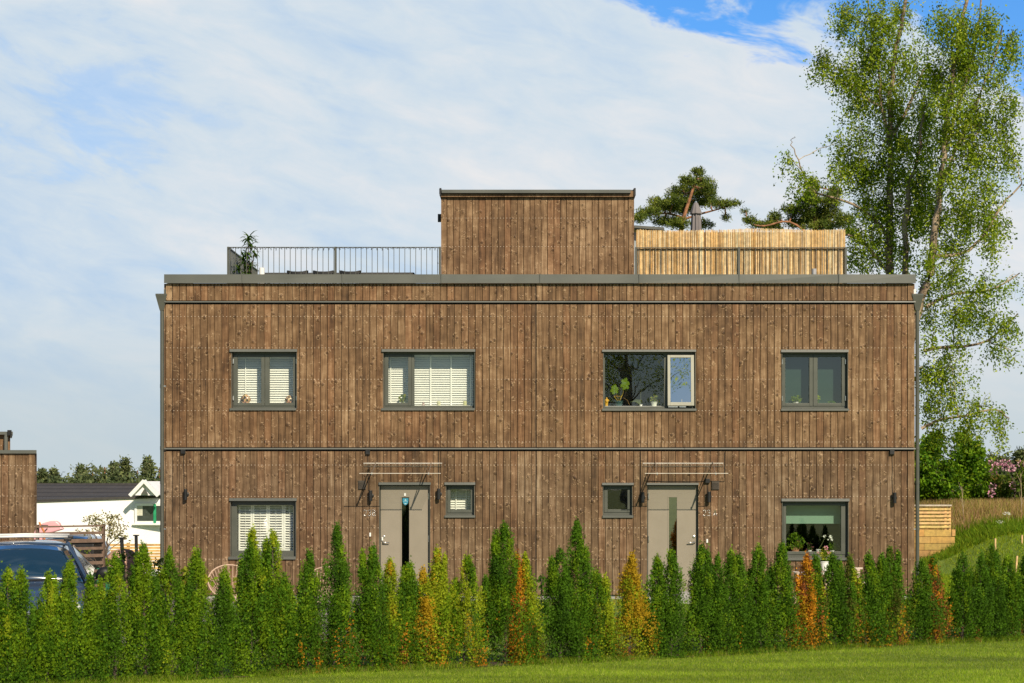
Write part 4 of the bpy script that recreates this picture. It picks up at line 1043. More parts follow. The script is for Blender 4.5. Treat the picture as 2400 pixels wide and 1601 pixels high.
def poly_pts(pts, y, n=4, wob=.0):
    """px polyline -> smooth world polyline"""
    P = [W(p[0], p[1], y + (p[2] if len(p) > 2 else 0)) for p in pts]; out = []
    for i in range(len(P) - 1):
        p0 = P[max(i - 1, 0)]; p1 = P[i]; p2 = P[i + 1]; p3 = P[min(i + 2, len(P) - 1)]
        for j in range(n):
            t = j / n; q = 0.5 * ((2 * p1) + (-p0 + p2) * t + (2 * p0 - 5 * p1 + 4 * p2 - p3) * t * t + (-p0 + 3 * p1 - 3 * p2 + p3) * t ** 3); out.append(q)
    out.append(P[-1]); return out
def broad_tree(name, label, cat, y, trunks, blobs, leaf, per, pal, droop=.4, gap=-.1, npt=9, bark=None, spread=.1, twig=True, group=None, gapf=1.3, asp=.6, limb_r=.035, dark=(1, 1, 1)):
    base = trunks[0][0][0]; root = thing(name, tuple(W(base[0], base[1], y)), label, cat, group)
    V, C, tw = blob_leaves(blobs, y, leaf, per, pal, droop, gap, npt, spread, gapf, asp)
    np_mesh('crown', V, 4, C, M_LEAF, root)
    tb = MB(); nodes = []
    for pts, r0, r1 in trunks:
        P = poly_pts(pts, y, 5); k = len(P); rr = [r0 + (r1 - r0) * i / (k - 1) for i in range(k)]
        P = [p + Vector((random.gauss(0, .02), random.gauss(0, .02), 0)) if 0 < i < k - 1 else p for i, p in enumerate(P)]
        tb.tube(P, rr, 9, (.70, .64, .58)); nodes += list(zip(P, rr))
    tb.build('trunk', bark or M_BIRCH, root, smooth=True)
    lb = MB(); hi = MB()
    for c, P in tw:
        # a limb reaches the clump from below, twigs fan out inside it
        best = min(nodes, key=lambda q: (q[0] - c).length + 1.2 * max(0, q[0].z - c.z + .3))
        L = (best[0] - c).length
        if L > .25:
            cp = curve_pts(best[0], c, 7, .06, .05); r0 = min(best[1] * .7, limb_r * (0.35 + L * .15)); lb.tube(cp, [r0 + (.008 - r0) * i / 7 for i in range(8)], 6, dark)
        if twig:
            for p in P[::12]: 
                p = Vector(p); m = c.lerp(p, .5) + Vector((0, 0, .06)); hi.tube([c, m, p, p + Vector((random.gauss(0, .05), random.gauss(0, .05), -droop * .7))], [.006, .005, .003, .002], 3, dark)
    lb.build('limbs', bark or M_BIRCH, root, smooth=True)
    if twig: hi.build('twigs', M_BARK, root)
    return root
BP = [((0.20, 0.30, 0.02), 4), ((0.32, 0.43, 0.03), 4), ((0.50, 0.57, 0.08), 2), ((0.10, 0.17, 0.018), 2.0)]
BIR_A = [(1985,30,42,45),(2060,40,55,60),(2045,125,55,50),(1925,140,32,36),(1970,160,42,34),(2008,180,36,34),(2012,235,42,30),(2065,220,42,50),(2118,135,28,55),(2012,300,36,26),(1962,335,22,34),(1990,365,42,38),(1970,400,30,26),
 (2025,400,38,44),(2068,375,38,50),(1848,365,17,28),(1886,408,26,26),(1862,440,18,24),(1905,425,22,22),(2035,470,34,42),(2020,540,28,50),(2075,470,40,50),(2080,560,38,50),(2035,610,36,22),(1998,590,18,36),(2095,310,36,40),(2110,420,30,40),(2105,20,34,36),(2100,230,30,50)]
BIR_B = [(2130,330,38,42),(2150,415,38,52),(2140,500,38,52),(2130,585,34,40),(2160,260,32,40),(2165,470,30,40)]
BIR_C = [(2215,40,42,40),(2260,60,52,60),(2320,50,44,44),(2370,90,30,50),(2260,140,52,48),(2190,170,32,46),(2230,220,48,52),(2330,150,38,42),(2368,230,28,32),(2290,260,44,50),(2350,300,38,50),(2230,300,44,42),(2290,360,54,46),(2372,360,28,40),(2230,400,44,44),(2310,440,54,38),
 (2260,480,44,42),(2200,500,34,42),(2330,510,38,34),(2230,570,34,42),(2318,560,26,30),(2180,590,28,40),
 (2170,660,30,26),(2230,640,44,30),(2310,660,56,28),(2375,642,26,20),(2180,720,30,34),(2240,720,44,34),(2305,735,44,30),(2365,750,24,28),(2190,780,34,28),(2255,790,28,20),(2335,798,26,16),(2368,820,12,14),
 (2175,860,28,34),(2208,866,22,34),(2180,930,28,34),(2230,935,42,32),(2298,952,46,32),(2340,972,22,26),(2265,990,42,22),(2195,995,26,22),(2350,1015,8,20),(2215,820,18,24)]
rng = np.random.default_rng(11)
broad_tree('birch_tree', 'leftmost of the birches, rising behind the right end of the reed screen', 'birch', 15,
  [([(2078, 1160), (2083, 638), (2084, 520), (2086, 446), (2088, 357), (2086, 268), (2097, 134), (2121, 13), (2128, -60)], .125, .035),
   ([(2086, 330), (2070, 262), (2040, 235), (1998, 205), (1940, 180), (1915, 150)], .035, .01), ([(2087, 350), (2065, 250), (2060, 160), (2040, 60), (2030, -30)], .045, .015),
   ([(2083, 640), (2040, 585), (2012, 560), (1980, 548), (1950, 540)], .05, .02), ([(2084, 560), (2055, 520), (2000, 480), (1905, 445), (1880, 400), (1855, 340), (1862, 320)], .05, .006),
   ([(2090, 320), (2130, 250), (2160, 170), (2175, 150)], .06, .015)],
  BIR_A + [(2040,120,90,130,0,.4),(2030,330,90,120,0,.4),(2050,520,70,110,0,.4),(2165,260,70,260,0,.45)], .074, 205, BP, .65, -.08, 10, group='birches by the house', gapf=2.7)
broad_tree('birch_tree', 'slim dark-stemmed birch between the two large birches', 'birch', 14,
  [([(2128, 1160), (2121, 638), (2130, 446), (2150, 380), (2162, 290), (2170, 230)], .10, .02)], BIR_B + [(2150,420,60,150,0,.5)], .074, 205, BP, .65, -.08, 10, group='birches by the house', gapf=2.7, dark=(.6, .55, .5))
broad_tree('birch_tree', 'big spreading birch at the right frame edge with boughs hanging beside the house', 'birch', 12.5,
  [([(2112, 1180), (2135, 800), (2179, 643), (2188, 553), (2202, 446), (2213, 357), (2224, 223), (2255, 60), (2275, -40)], .135, .04),
   ([(2203, 440), (2250, 330), (2290, 240), (2325, 150), (2350, 60)], .055, .02), ([(2215, 350), (2260, 200), (2290, 90), (2300, -20)], .05, .02),
   ([(2185, 600), (2250, 595), (2300, 560), (2350, 480), (2395, 430)], .05, .02), ([(2165, 822), (2200, 815), (2260, 812), (2310, 800), (2350, 770), (2385, 735)], .05, .015),
   ([(2160, 1005), (2200, 985), (2260, 975), (2330, 960), (2365, 980)], .045, .015), ([(2172, 720), (2230, 690), (2320, 680), (2390, 640)], .05, .015)],
  BIR_C + [(2270,130,110,130,0,.4),(2270,330,100,130,0,.4),(2260,510,90,90,0,.4),(2270,700,100,80,0,.3),(2230,860,70,90,0,.3)], .074, 215, BP, .70, -.08, 10, group='birches by the house', gapf=2.7)
GP = [((0.11, 0.24, 0.015), 4), ((0.20, 0.35, 0.02), 4), ((0.05, 0.12, 0.01), 2.5), ((0.30, 0.42, 0.03), 1.5)]
broad_tree('leafy_bush', 'dense bright green deciduous bush behind the wooden terrace', 'bush', 18,
  [([(2225, 1225), (2228, 1150), (2232, 1080)], .10, .03)],
  [(2180, 1060, 38, 40), (2230, 1045, 26, 30), (2275, 1050, 30, 34), (2200, 1110, 55, 45), (2270, 1110, 52, 48), (2170, 1150, 36, 40), (2235, 1155, 60, 40), (2305, 1140, 34, 36), (2310, 1095, 24, 28), (2255, 1020, 14, 18), (2190, 1025, 20, 20), (2140, 1100, 40, 60), (2150, 1180, 40, 30), (2290, 1175, 34, 22)],
  .105, 420, GP, .22, -.26, 9, bark=M_BARK, gapf=1.6)
rho = broad_tree('rhododendron', 'large rhododendron with pale pink blossoms at the right edge', 'bush', 17,
  [([(2375, 1215), (2378, 1170), (2380, 1140)], .04, .02)],
  [(2335, 1120, 24, 34), (2370, 1115, 26, 34), (2400, 1130, 28, 44), (2355, 1165, 34, 30), (2395, 1180, 30, 30), (2430, 1120, 30, 40), (2430, 1180, 30, 30)], .11, 150, [((0.10, 0.17, 0.02), 4), ((0.17, 0.23, 0.03), 3), ((0.30, 0.22, 0.08), 1)], .15, -.15, 8, bark=M_BARK, twig=False)
# blossoms: ball-like trusses of petals
PV = []; PC = []
for i in range(24):
    p = W(rng.uniform(2318, 2440), 1078 + abs(rng.normal(0, 48)), 17 - rng.uniform(.2, 1.0)); k = 26
    q = np.array(p) + unit(rng.normal(size=(k, 3))) * .07; PV.append(leaf_quads(q, unit(q - np.array(p)), np.full(k, .06), 1.0)); PC.append(pal_cols(k, [((0.62, 0.30, 0.40), 3), ((0.75, 0.48, 0.54), 2)], 4, .1))
np_mesh('blossoms', np.concatenate(PV), 4, np.concatenate(PC), M_PETAL, rho)

# ------------------------------------------------------------ pines
NP_ = [((0.07, 0.105, 0.018), 3), ((0.13, 0.17, 0.025), 4), ((0.21, 0.24, 0.035), 2)]
M_PINEB = pm('pine_bark', (0.30, 0.14, 0.07), 0.9, var=0.4, scale=6, bump=.6, bdist=.02)
def pine(label, y, trunks, blobs, base, per=165):
    root = thing('pine_tree', tuple(W(base[0], base[1], y)), label, 'pine tree', 'pines behind the house')
    VS = []; CS = []; tb = MB(); nodes = []
    for pts, r0, r1 in trunks:
        P = poly_pts(pts, y, 4); k = len(P); rr = [r0 + (r1 - r0) * i / (k - 1) for i in range(k)]; tb.tube(P, rr, 8); nodes += list(zip(P, rr))
    tb.build('trunk', M_PINEB, root, smooth=True); lb = MB()
    for b in blobs:
        cx, cy, rx, ry = b; Yb = y + rng.uniform(-1.2, 1.2); c = W(cx, cy, Yb); k = (CD + Yb) / FPX
        n = max(6, int(per * rx * ry * k * k * 4)); u = unit(rng.normal(size=(n, 3))) * (rng.random((n, 1)) ** .4)
        P = u * np.array([rx * k, max(rx, ry) * k * .9, ry * k * .82]) + np.array(c)
        best = min(nodes, key=lambda q: (q[0] - c).length); lb.tube(curve_pts(best[0], c, 5, .02, .07), [.03, .028, .024, .02, .015, .01], 5)
        for p in P[::16]: lb.tube([c, Vector(p)], [.02, .006], 3)
        m = 22; Q = np.repeat(P, m, axis=0) + rng.normal(0, .05, (n * m, 3))
        d_ = unit(rng.normal(size=(n * m, 3)) + np.array([0, 0, .8])); VS.append(leaf_quads(Q, d_, rng.uniform(.08, .14, n * m), .22)); cc = np.repeat(pal_cols(n, NP_, m, .1), 1, axis=0) * (1 + rng.normal(0, .12, (n * m, 1)))
        CS.append(np.repeat(np.clip(cc, .004, 1), 4, axis=0))
    lb.build('limbs', M_PINEB, root); np_mesh('crown', np.concatenate(VS), 4, np.concatenate(CS), M_NEEDLE, root)
pine('broad scots pine with layered crown and reddish trunk behind the closed parasol', 30,
  [([(1592, 1120), (1594, 640), (1596, 545), (1604, 505), (1622, 450), (1634, 410)], .13, .03), ([(1600, 515), (1640, 502), (1670, 494), (1705, 484)], .05, .02), ([(1600, 510), (1560, 500), (1520, 506)], .05, .02)],
  [(1636, 406, 14, 14), (1612, 425, 22, 16), (1648, 428, 26, 16), (1596, 450, 34, 16), (1645, 452, 34, 16), (1580, 470, 30, 14), (1625, 475, 40, 15), (1555, 484, 40, 16), (1520, 498, 30, 13), (1502, 512, 18, 12), (1600, 492, 40, 14),
   (1690, 480, 34, 10), (1725, 478, 18, 6), (1560, 518, 38, 14), (1645, 528, 28, 12), (1590, 525, 30, 14), (1534, 470, 14, 10), (1700, 512, 8, 10), (1660, 440, 18, 12), (1662, 470, 24, 10)], (1592, 1120))
pine('dark bushy pine between the reed screen and the leftmost birch', 28,
  [([(1905, 1120), (1908, 640), (1910, 540), (1912, 470), (1915, 430)], .13, .03), ([(1908, 560), (1850, 520), (1790, 530), (1755, 520), (1748, 495)], .045, .015)],
  [(1747, 496, 6, 8), (1756, 518, 14, 14), (1782, 528, 24, 11), (1816, 514, 16, 20), (1812, 532, 24, 12), (1860, 495, 30, 18), (1896, 470, 28, 24), (1908, 435, 12, 20), (1948, 470, 28, 26), (1958, 452, 16, 16), (1925, 505, 48, 24), (1870, 525, 40, 14), (1980, 518, 22, 20), (1930, 530, 50, 14), (1990, 545, 14, 12), (1905, 500, 30, 20)], (1905, 1120))

# distant forest: single conifers, each with its own trunk and crown
FT = [(98, 1104, 'spruce'), (126, 1102, 'spruce'), (160, 1108, 'pine'), (190, 1094, 'spruce'), (214, 1092, 'pine'), (243, 1083, 'pine'), (268, 1086, 'spruce'), (293, 1076, 'spruce'), (320, 1092, 'pine'), (346, 1076, 'spruce'), (371, 1084, 'pine'), (62, 1100, 'pine'), (20, 1098, 'spruce'), (395, 1080, 'pine'), (-30, 1096, 'pine'),
      (2338, 1060, 'pine'), (2362, 1082, 'pine'), (2392, 1062, 'spruce'), (2425, 1075, 'spruce')]
def far_tree(px, top, kind, i, label):
    Yf = 110 + (i * 37 % 23) if px < 1000 else 84 + (i * 17 % 12); p = W(px, top, Yf); zg = gz(p.x, Yf); H = p.z - zg
    root = thing('spruce_tree' if kind == 'spruce' else 'pine_tree', (p.x, Yf, zg), label, kind + ' tree', 'conifers of the distant wood')
    tb = MB(); tb.tube([(p.x, Yf, zg), (p.x + .1, Yf, zg + H * .96)], [.22, .04], 6); tb.build('trunk', M_PINEB, root)
    n = 900 if kind == 'spruce' else 560
    if kind == 'spruce':
        t = rng.random(n) ** .8; lay = (1 - t) * H * .19 * (0.65 + .35 * np.abs(np.sin(t * 34))) ; th = rng.uniform(0, 6.28, n); r = lay * rng.random(n) ** .4
        P = np.stack([r * np.cos(th), r * np.sin(th), H * (.12 + .87 * t) - r * .25], 1)
    else:
        cs = rng.normal(size=(9, 3)) * np.array([H * .085, H * .085, H * .12]) + np.array([0, 0, H * .66]); cs = np.concatenate([cs, [[0, 0, H * .9]], [[H * .05, 0, H * .8]]])
        P = cs[rng.integers(0, 11, n)] + rng.normal(size=(n, 3)) * np.array([H * .07, H * .07, H * .045])
        P[:, 2] = np.minimum(P[:, 2], H * .985)
    m = 7; Q = np.repeat(P, m, axis=0) + rng.normal(0, .16, (n * m, 3)) + np.array([p.x, Yf, zg])
    V = leaf_quads(Q, unit(rng.normal(size=(n * m, 3))), rng.uniform(.2, .4, n * m), .45)
    np_mesh('crown', V, 4, np.repeat(pal_cols(n, [((0.095, 0.125, 0.05), 3), ((0.14, 0.165, 0.06), 2), ((0.18, 0.19, 0.09), .8)], m), 4, axis=0), M_NEEDLE, root)  # crown greens paled and greyed, painting in the haze of distance
FL = ['small dark spruce right beside the left neighbour house wall', 'small spruce, second tree right of the left neighbour house', 'low pine in the dip of the distant wood', 'broad pine left of the middle of the left distant wood',
      'pine in the middle of the left distant wood', 'high pine just right of the middle of the left distant wood', 'lower spruce directly left of the sharpest spruce in the wood', 'pointed spruce, the sharpest tip in the left distant wood', 'low pine between the two spruces above the white gable', 'bare-topped spruce above the white gable',
      'pine right beside the left downpipe', 'distant pine hidden by the neighbour house wall', 'distant spruce hidden by the neighbour house wall at the frame edge', 'distant pine behind the left downpipe', 'distant pine outside the left frame edge',
      'tall thin pine behind the rhododendron', 'low pine between two tall ones right of the bush', 'pointed spruce at the right frame edge above the rhododendron', 'spruce just outside the right frame edge']
for i, ((px, top, kd), lb) in enumerate(zip(FT, FL)):
    if i in (11, 12, 13, 14, 18): continue
    far_tree(px, top, kd, i, lb)
# low mass of scrub at the foot of the distant wood
n = 9000; px = np.concatenate([rng.uniform(-100, 460, n), rng.uniform(2290, 2600, n // 2)]); m = len(px)
Yf = np.where(px < 1000, rng.uniform(104, 116, m), rng.uniform(84, 90, m)); X = (px - VX) / FPX * (CD + Yf)
zt = np.where(px < 1000, 1140, 1120) + 5 * np.sin(px * .09) + 4 * np.sin(px * .23); Zt = EYE - (zt - HY) / FPX * (CD + Yf)
zb = np.array([gz(a, b) for a, b in zip(X, Yf)]); Z = zb + (Zt - zb) * (1 - rng.random(m) ** 2.2); Q = np.repeat(np.stack([X, Yf, Z], 1), 5, axis=0) + rng.normal(0, .25, (m * 5, 3))
tag(np_mesh('undergrowth', leaf_quads(Q, unit(rng.normal(size=(m * 5, 3))), rng.uniform(.25, .5, m * 5), .5), 4, np.repeat(pal_cols(m, [((0.07, 0.095, 0.04), 3), ((0.10, 0.125, 0.05), 2)], 5), 4, axis=0), M_NEEDLE), kind='stuff')

# ------------------------------------------------------------ neighbour house at the left
NY = 1.0; rng = np.random.default_rng(21)
nb = thing('neighbour_house', (wx(0, NY), NY, 0), 'neighbouring house wall of greyer brown boards with grey coping at the left edge', 'house')
mb = MB(); nx0, nx1 = wx(-420, NY), wx(82, NY); zt = wz(1063, NY)
boards(mb, nx1 - .12 - BW * 24, nx1 - .122, 0.1, zt, NY, (), 71); mb.box(nx1 - .12, nx1, NY - .034, NY, 0.1, zt, (.8, .1, .4)); nx0 = nx1 - .12 - BW * 24
y = NY
SKN = -.285
while y < NY + 7: q = nx1 + SKN * (y - NY); mb.box(q - .06, q + .0, y + .003, y + BW - .003, .1, zt, (rng.random(), rng.random(), rng.random())); y += BW
mb.build('wall', M_WOOD, nb)
def skew(mb, s0, y0): mb.v[s0:] = [(x + SKN * (y - y0) if x > -9.9 + SKN * 0 - 2.0 else x, y, z) for x, y, z in mb.v[s0:]]
c = MB(); c.box(nx0, nx1 - .065, NY + .001, NY + 7, 0.0, zt); skew(c, 0, NY); c.build('wall_core', M_GAP, nb)
c = MB(); c.box(nx0 - .03, nx1 + .03, NY - .07, NY + 7.1, zt, wz(1055, NY)); skew(c, 0, NY); c.build('coping', M_TRIM, nb)
c = MB(); UY = NY + 2.2; c.box(nx0 + .5, wx(24, UY), UY, UY + 3, wz(1056, UY) - .3, wz(1019, UY), (.6, .7, .3)); skew(c, 0, UY); c.build('roof_room', M_WOOD, nb)
c = MB(); c.box(nx0 + .4, wx(30, UY), UY - .12, UY + 3.1, wz(1019, UY), wz(1012, UY)); skew(c, 0, UY); c.build('roof_edge', M_TRIM, nb)
c = MB(); c.box(wx(22, UY), wx(31, UY), UY - .16, UY - .121, wz(1021, UY), wz(1008.5, UY)); c.build('end_cap', M_BLACK, nb)
c = MB(); c.tube([(wx(18, UY), UY - .1, wz(1019, UY)), (wx(17, UY), UY - .1, wz(1025, UY)), (wx(17, UY), UY - .1, wz(1060, UY))], .042, 10); c.build('downpipe', M_TRIM, nb)

# ------------------------------------------------------------ white house behind
M_WHITEW = pm('white_render', (0.88, 0.86, 0.86), 0.8, var=.03, scale=1)
M_TILE = None
def tile_mat():
    m = bpy.data.materials.new('dark_roof_tiles'); m.use_nodes = True; t = NT(m.node_tree); p = t.n['Principled BSDF']; tcn = t.node('ShaderNodeTexCoord'); x, y, z = t.sep(tcn.outputs['Object'])
    row = t.m('FRACT', t.m('MULTIPLY', z, 6.0)); colm = t.m('FRACT', t.m('MULTIPLY', x, 3.3)); nz = t.noise(tcn.outputs['Object'], 2.0, 4, .6)
    t.put(p.inputs['Base Color'], t.mix(t.m('MULTIPLY', t.m('LESS_THAN', row, .22), .6), t.mix(nz, (0.040, 0.037, 0.036, 1), (0.075, 0.068, 0.066, 1)), (0.012, 0.011, 0.011, 1)))
    p.inputs['Roughness'].default_value = .75; t.put(p.inputs['Normal'], t.bump(t.m('ADD', row, t.m('ABSOLUTE', t.m('SUBTRACT', colm, .5))), .6, .04)); return m
M_TILE = tile_mat()
WY = 46.0
wh = thing('white_house', (wx(240, WY), WY, -2.2), 'white rendered house with black tiled roof behind the parking yard', 'house')
xa, xb = wx(-160, WY), wx(560, WY); ze_l, ze_r = wz(1184, WY), wz(1157, WY + 2)
c = MB(); c.add([(xa, WY, -3.0), (xb, WY + 3, -3.0), (xb, WY + 3, ze_r), (xa, WY, ze_l), (xa, WY + 9, -3.0), (xb, WY + 10, -3.0), (xb, WY + 10, ze_r), (xa, WY + 9, ze_l)],
   [(0, 1, 2, 3), (5, 4, 7, 6), (4, 0, 3, 7), (1, 5, 6, 2), (3, 2, 6, 7)]); c.build('wall', M_WHITEW, wh)
c = MB(); zr = wz(1135, WY + 4); c.add([(xa - .3, WY - .1, ze_l + .06), (xb, WY + 2.9, ze_r + .06), (xb, WY + 6, zr), (xa - .3, WY + 4.5, zr), (xb, WY + 10.4, ze_r), (xa - .3, WY + 9.4, ze_l), (xa - .3, WY - .1, ze_l - .06), (xb, WY + 2.9, ze_r - .06), (xb, WY + 10.4, ze_r - .1), (xa - .3, WY + 9.4, ze_l - .1)],
   [(0, 1, 2, 3), (3, 2, 4, 5), (0, 6, 7, 1), (5, 4, 8, 9), (6, 9, 8, 7), (0, 3, 5, 9, 6), (1, 7, 8, 4, 2)]); c.build('roof', M_TILE, wh)
c = MB(); c.box(wx(-160, WY), wx(560, WY), WY + 5.2, WY + 5.6, zr - .06, zr + .05); c.build('ridge', M_TILE, wh)
GYY = WY + .9; gx = wx(338, GYY); gh = wz(1128, GYY); gb = wz(1161, GYY); hwid = wx(366, GYY) - gx
c = MB(); c.poly([(gx - hwid, gb), (gx + hwid, gb), (gx, gh)], GYY + .12, GYY + 5); gbl = c.build('gable', M_WHITEW, wh)
c = MB()
for s_ in (-1, 1): c.bar((gx + s_ * (hwid + .1), GYY + .0 + s_ * .006, gb - .02), (gx - s_ * .0, GYY + .0 + s_ * .006, gh + .02), .16, .20, up=(0, 1, 0))
c.build('bargeboard', M_WPLAST, gbl)
c = MB(); c.poly([(gx - .16, gb + .05), (gx + .16, gb + .05), (gx, gb + .3)], GYY + .05, GYY + .11); c.build('gable_vent', M_FRAME, gbl)
FY = WY + 1.95
def plain_window(parent, p0, p1, q0, q1, y, frame_m, muls=(), curtain=True):
    a, b, z1, z0 = wx(p0, y), wx(p1, y), wz(q0, y), wz(q1, y); f = MB(); t_ = .11
    f.box(a, a + t_, y - .06, y, z0, z1); f.box(b - t_, b, y - .06, y, z0, z1); f.box(a + t_, b - t_, y - .061, y, z0, z0 + t_); f.box(a + t_, b - t_, y - .061, y, z1 - t_, z1)
    w = f.build('window', frame_m, parent); g_ = MB(); g_.box(a + t_, b - t_, y - .02, y - .01, z0 + t_, z1 - t_); g_.build('pane', pm('dim_glass', (0.05, 0.06, 0.055), 0.06, spec=.8), w)
    for p in muls: q = MB(); q.box(wx(p, y) - .06, wx(p, y) + .06, y - .08, y - .0205, z0 + .02, z1 - .02); q.build('mullion', pm('green_paint', (0.02, 0.30, 0.13), 0.5), w)
    s_ = MB(); s_.box(a - .1, b + .1, y - .12, y, z0 - .07, z0); s_.build('sill', frame_m, w)
    q = MB(); q.box(a + t_, a + (b - a) * .22, y - .03, y - .021, z0 + t_ + .25, z1 - t_); q.build('curtain', pm('pale_curtain', (0.55, 0.55, 0.45), .8), w)
    return w
plain_window(wh, 316, 400, 1180, 1227, WY + .55 + 3 * (wx(330, WY) - xa) / (xb - xa) - .75, M_WPLAST, (363.5,))

# yellow slatted board fence in front of the white house
def slat_fence(name, label, x0, x1, y, z0, z1, n, sh, colr, posts, group=None):
    r = thing(name, ((x0 + x1) / 2, y, z0), label, 'fence', group); st = (z1 - z0) / n; m_ = MB()
    for i in range(n): v = random.uniform(.85, 1.15); m_.box(x0, x1, y - .022, y, z0 + st * (i + .5) - sh / 2, z0 + st * (i + .5) + sh / 2, tuple(q * v for q in colr))
    m_.build('slats', M_TWOOD, r)
    for p in posts: q = MB(); q.box(p - .045, p + .045, y + .001, y + .09, z0 - .3, z1 + .02, tuple(q_ * .9 for q_ in colr)); q.build('post', M_TWOOD, r)
    return r
YF = 26
slat_fence('board_fence', 'yellow new-wood slatted fence below the white house', wx(205, YF), wx(480, YF), YF, wz(1335, YF), wz(1274, YF), 9, .075, (0.62, 0.38, 0.14), [wx(p, YF) for p in (215, 300, 390, 470)])
# brown slat fence round the yard
BY = -5.5
bf = thing('slat_fence', (wx(160, BY), BY, 0), 'open brown wooden slat fence with two posts behind the car', 'fence')
m_ = MB()
for py, hh in ((1233.5, 4), (1250, 6.5), (1268, 8.5), (1286, 6.5), (1303, 7.5), (1320, 7.5), (1339, 6.5), (1357, 7), (1374, 7)):
    m_.bar((wx(88, BY), BY - .02, wz(py + 1.5, BY)), (wx(243, BY), BY - .02, wz(py - 1.5, BY)), .03, hh / FPX * (CD + BY), col=(0.17, 0.11, 0.075))
m_.build('slats', M_TWOOD, bf)
for a, b in ((83, 89), (238.5, 244)): q = MB(); q.box(wx(a, BY), wx(b, BY), BY + .001, BY + .09, -.1, wz(1230, BY), (0.15, .095, .065)); q.build('post', M_TWOOD, bf)
# dark storage box and things behind the fence
def boxthing(name, label, cat, x0, x1, y0, y1, z0, z1, m, lid=True, bev=.02):
    r = thing(name, ((x0 + x1) / 2, (y0 + y1) / 2, z0), label, cat); b = MB(); b.box(x0, x1, y0, y1, z0, z1 - .06 if lid else z1); b.build('body', m, r, bevel=bev)
    if lid: l = MB(); l.box(x0 - .02, x1 + .02, y0 - .02, y1 + .02, z1 - .058, z1); l.build('lid', m, r, bevel=bev)
    return r
KY = -3.6
boxthing('storage_box', 'black storage box behind the slat fence', 'storage box', wx(100, KY), wx(220, KY), KY, KY + .8, gz(-8, KY), wz(1267, KY), M_BLACK)
boxthing('planter_box', 'green plastic planter box behind the end post of the slat fence', 'planter', wx(219, KY), wx(252, KY), KY + .2, KY + .7, gz(-8, KY), wz(1333, KY), pm('green_plastic', (0.01, 0.13, 0.07), .5), False)
# spade and fork leaning at the neighbour wall
sp = thing('garden_spade', (wx(112, -4.6), -4.6, 0), 'orange-shafted spade with Y-shaped grip leaning behind the slat fence', 'spade')
SY = -5.2; c = MB(); c.tube([W(104, 1247, SY), W(104.5, 1300, SY), (W(105, 1300, SY).x, SY, .25)], .018, 8, (0.55, 0.20, 0.06)); c.tube([W(92, 1224, SY), W(96, 1233, SY), W(103.5, 1247, SY)], .016, 8, (0.6, .22, .06)); c.tube([W(112, 1233, SY), W(110, 1240, SY), W(104, 1246, SY)], .012, 8, (.12, .09, .08)); c.tube([W(96, 1232, SY), W(112, 1232.5, SY)], .016, 8, (.12, .09, .08)); c.build('shaft', M_TINT, sp)
c = MB(); xx = W(105, 1300, SY).x; c.add([(xx - .11, SY, .3), (xx + .11, SY, .3), (xx + .10, SY, .05), (xx, SY, -.02), (xx - .10, SY, .05), (xx - .11, SY + .012, .3), (xx + .11, SY + .012, .3), (xx + .10, SY + .012, .05), (xx, SY + .012, -.02), (xx - .10, SY + .012, .05)], [(4, 3, 2, 1, 0), (5, 6, 7, 8, 9), (0, 1, 6, 5), (1, 2, 7, 6), (2, 3, 8, 7), (3, 4, 9, 8), (4, 0, 5, 9)]); c.build('blade', M_BLACK, sp)
# pink plastic sledge standing on edge
PYY = -2.2; c = MB(); ol = [(78, 1252), (84, 1236), (100, 1226), (118, 1221), (131, 1221), (138, 1226), (143, 1236), (149, 1240), (140, 1243), (120, 1249), (100, 1254), (96, 1280), (80, 1280)]
c.poly([(wx(a, PYY), wz(b, PYY)) for a, b in ol], PYY, PYY + .14); sl_ = c.build('plastic_sledge', pm('pink_plastic', (0.80, 0.42, 0.44), .35, var=.05), None, bevel=.03)
tag(sl_, 'pale pink plastic sledge standing behind the slat fence', 'sledge')
# dark posts
for i, (px, top, w_, lean_, lb) in enumerate(((290, 1262, 7, 5, 'black leaning wooden post right of the young olive-like tree'), (321, 1256, 6, 2, 'black upright post nearest the left downpipe'))):
    yy = -2.5 + i * .8; q = MB(); a = W(px + lean_, 1400, yy); b = W(px - lean_, top, yy); a = Vector((a.x, yy, gz(a.x, yy) - .1)); q.bar(a, b, w_ / FPX * (CD + yy), .07, up=(0, 1, 0)); q.box(b.x - .05, b.x + .05, yy - .05, yy + .05, b.z, b.z + .02)
    tag(q.build('wooden_post', M_BLACK, None), lb, 'post')
# mound of soil/stone in the yard
c = MB(); mx, my = wx(288, 3.0), 3.0; zt = wz(1285, my); zg = gz(mx, my)
c.lathe([(.46, -.05), (.40, (zt - zg) * .45), (.36, (zt - zg) * .8), (.2, (zt - zg) * .95), (.0, zt - zg)], (mx, my, zg), 22, ripple=lambda i, t: .06 * math.sin(3 * t + i) + .05 * math.sin(7 * t - i))
tag(c.build('sand_heap', pm('pink_sand', (0.50, 0.30, 0.22), .9, var=.25, scale=8, bump=.6), None, smooth=True), 'reddish heap of sand between the dark posts', 'heap')
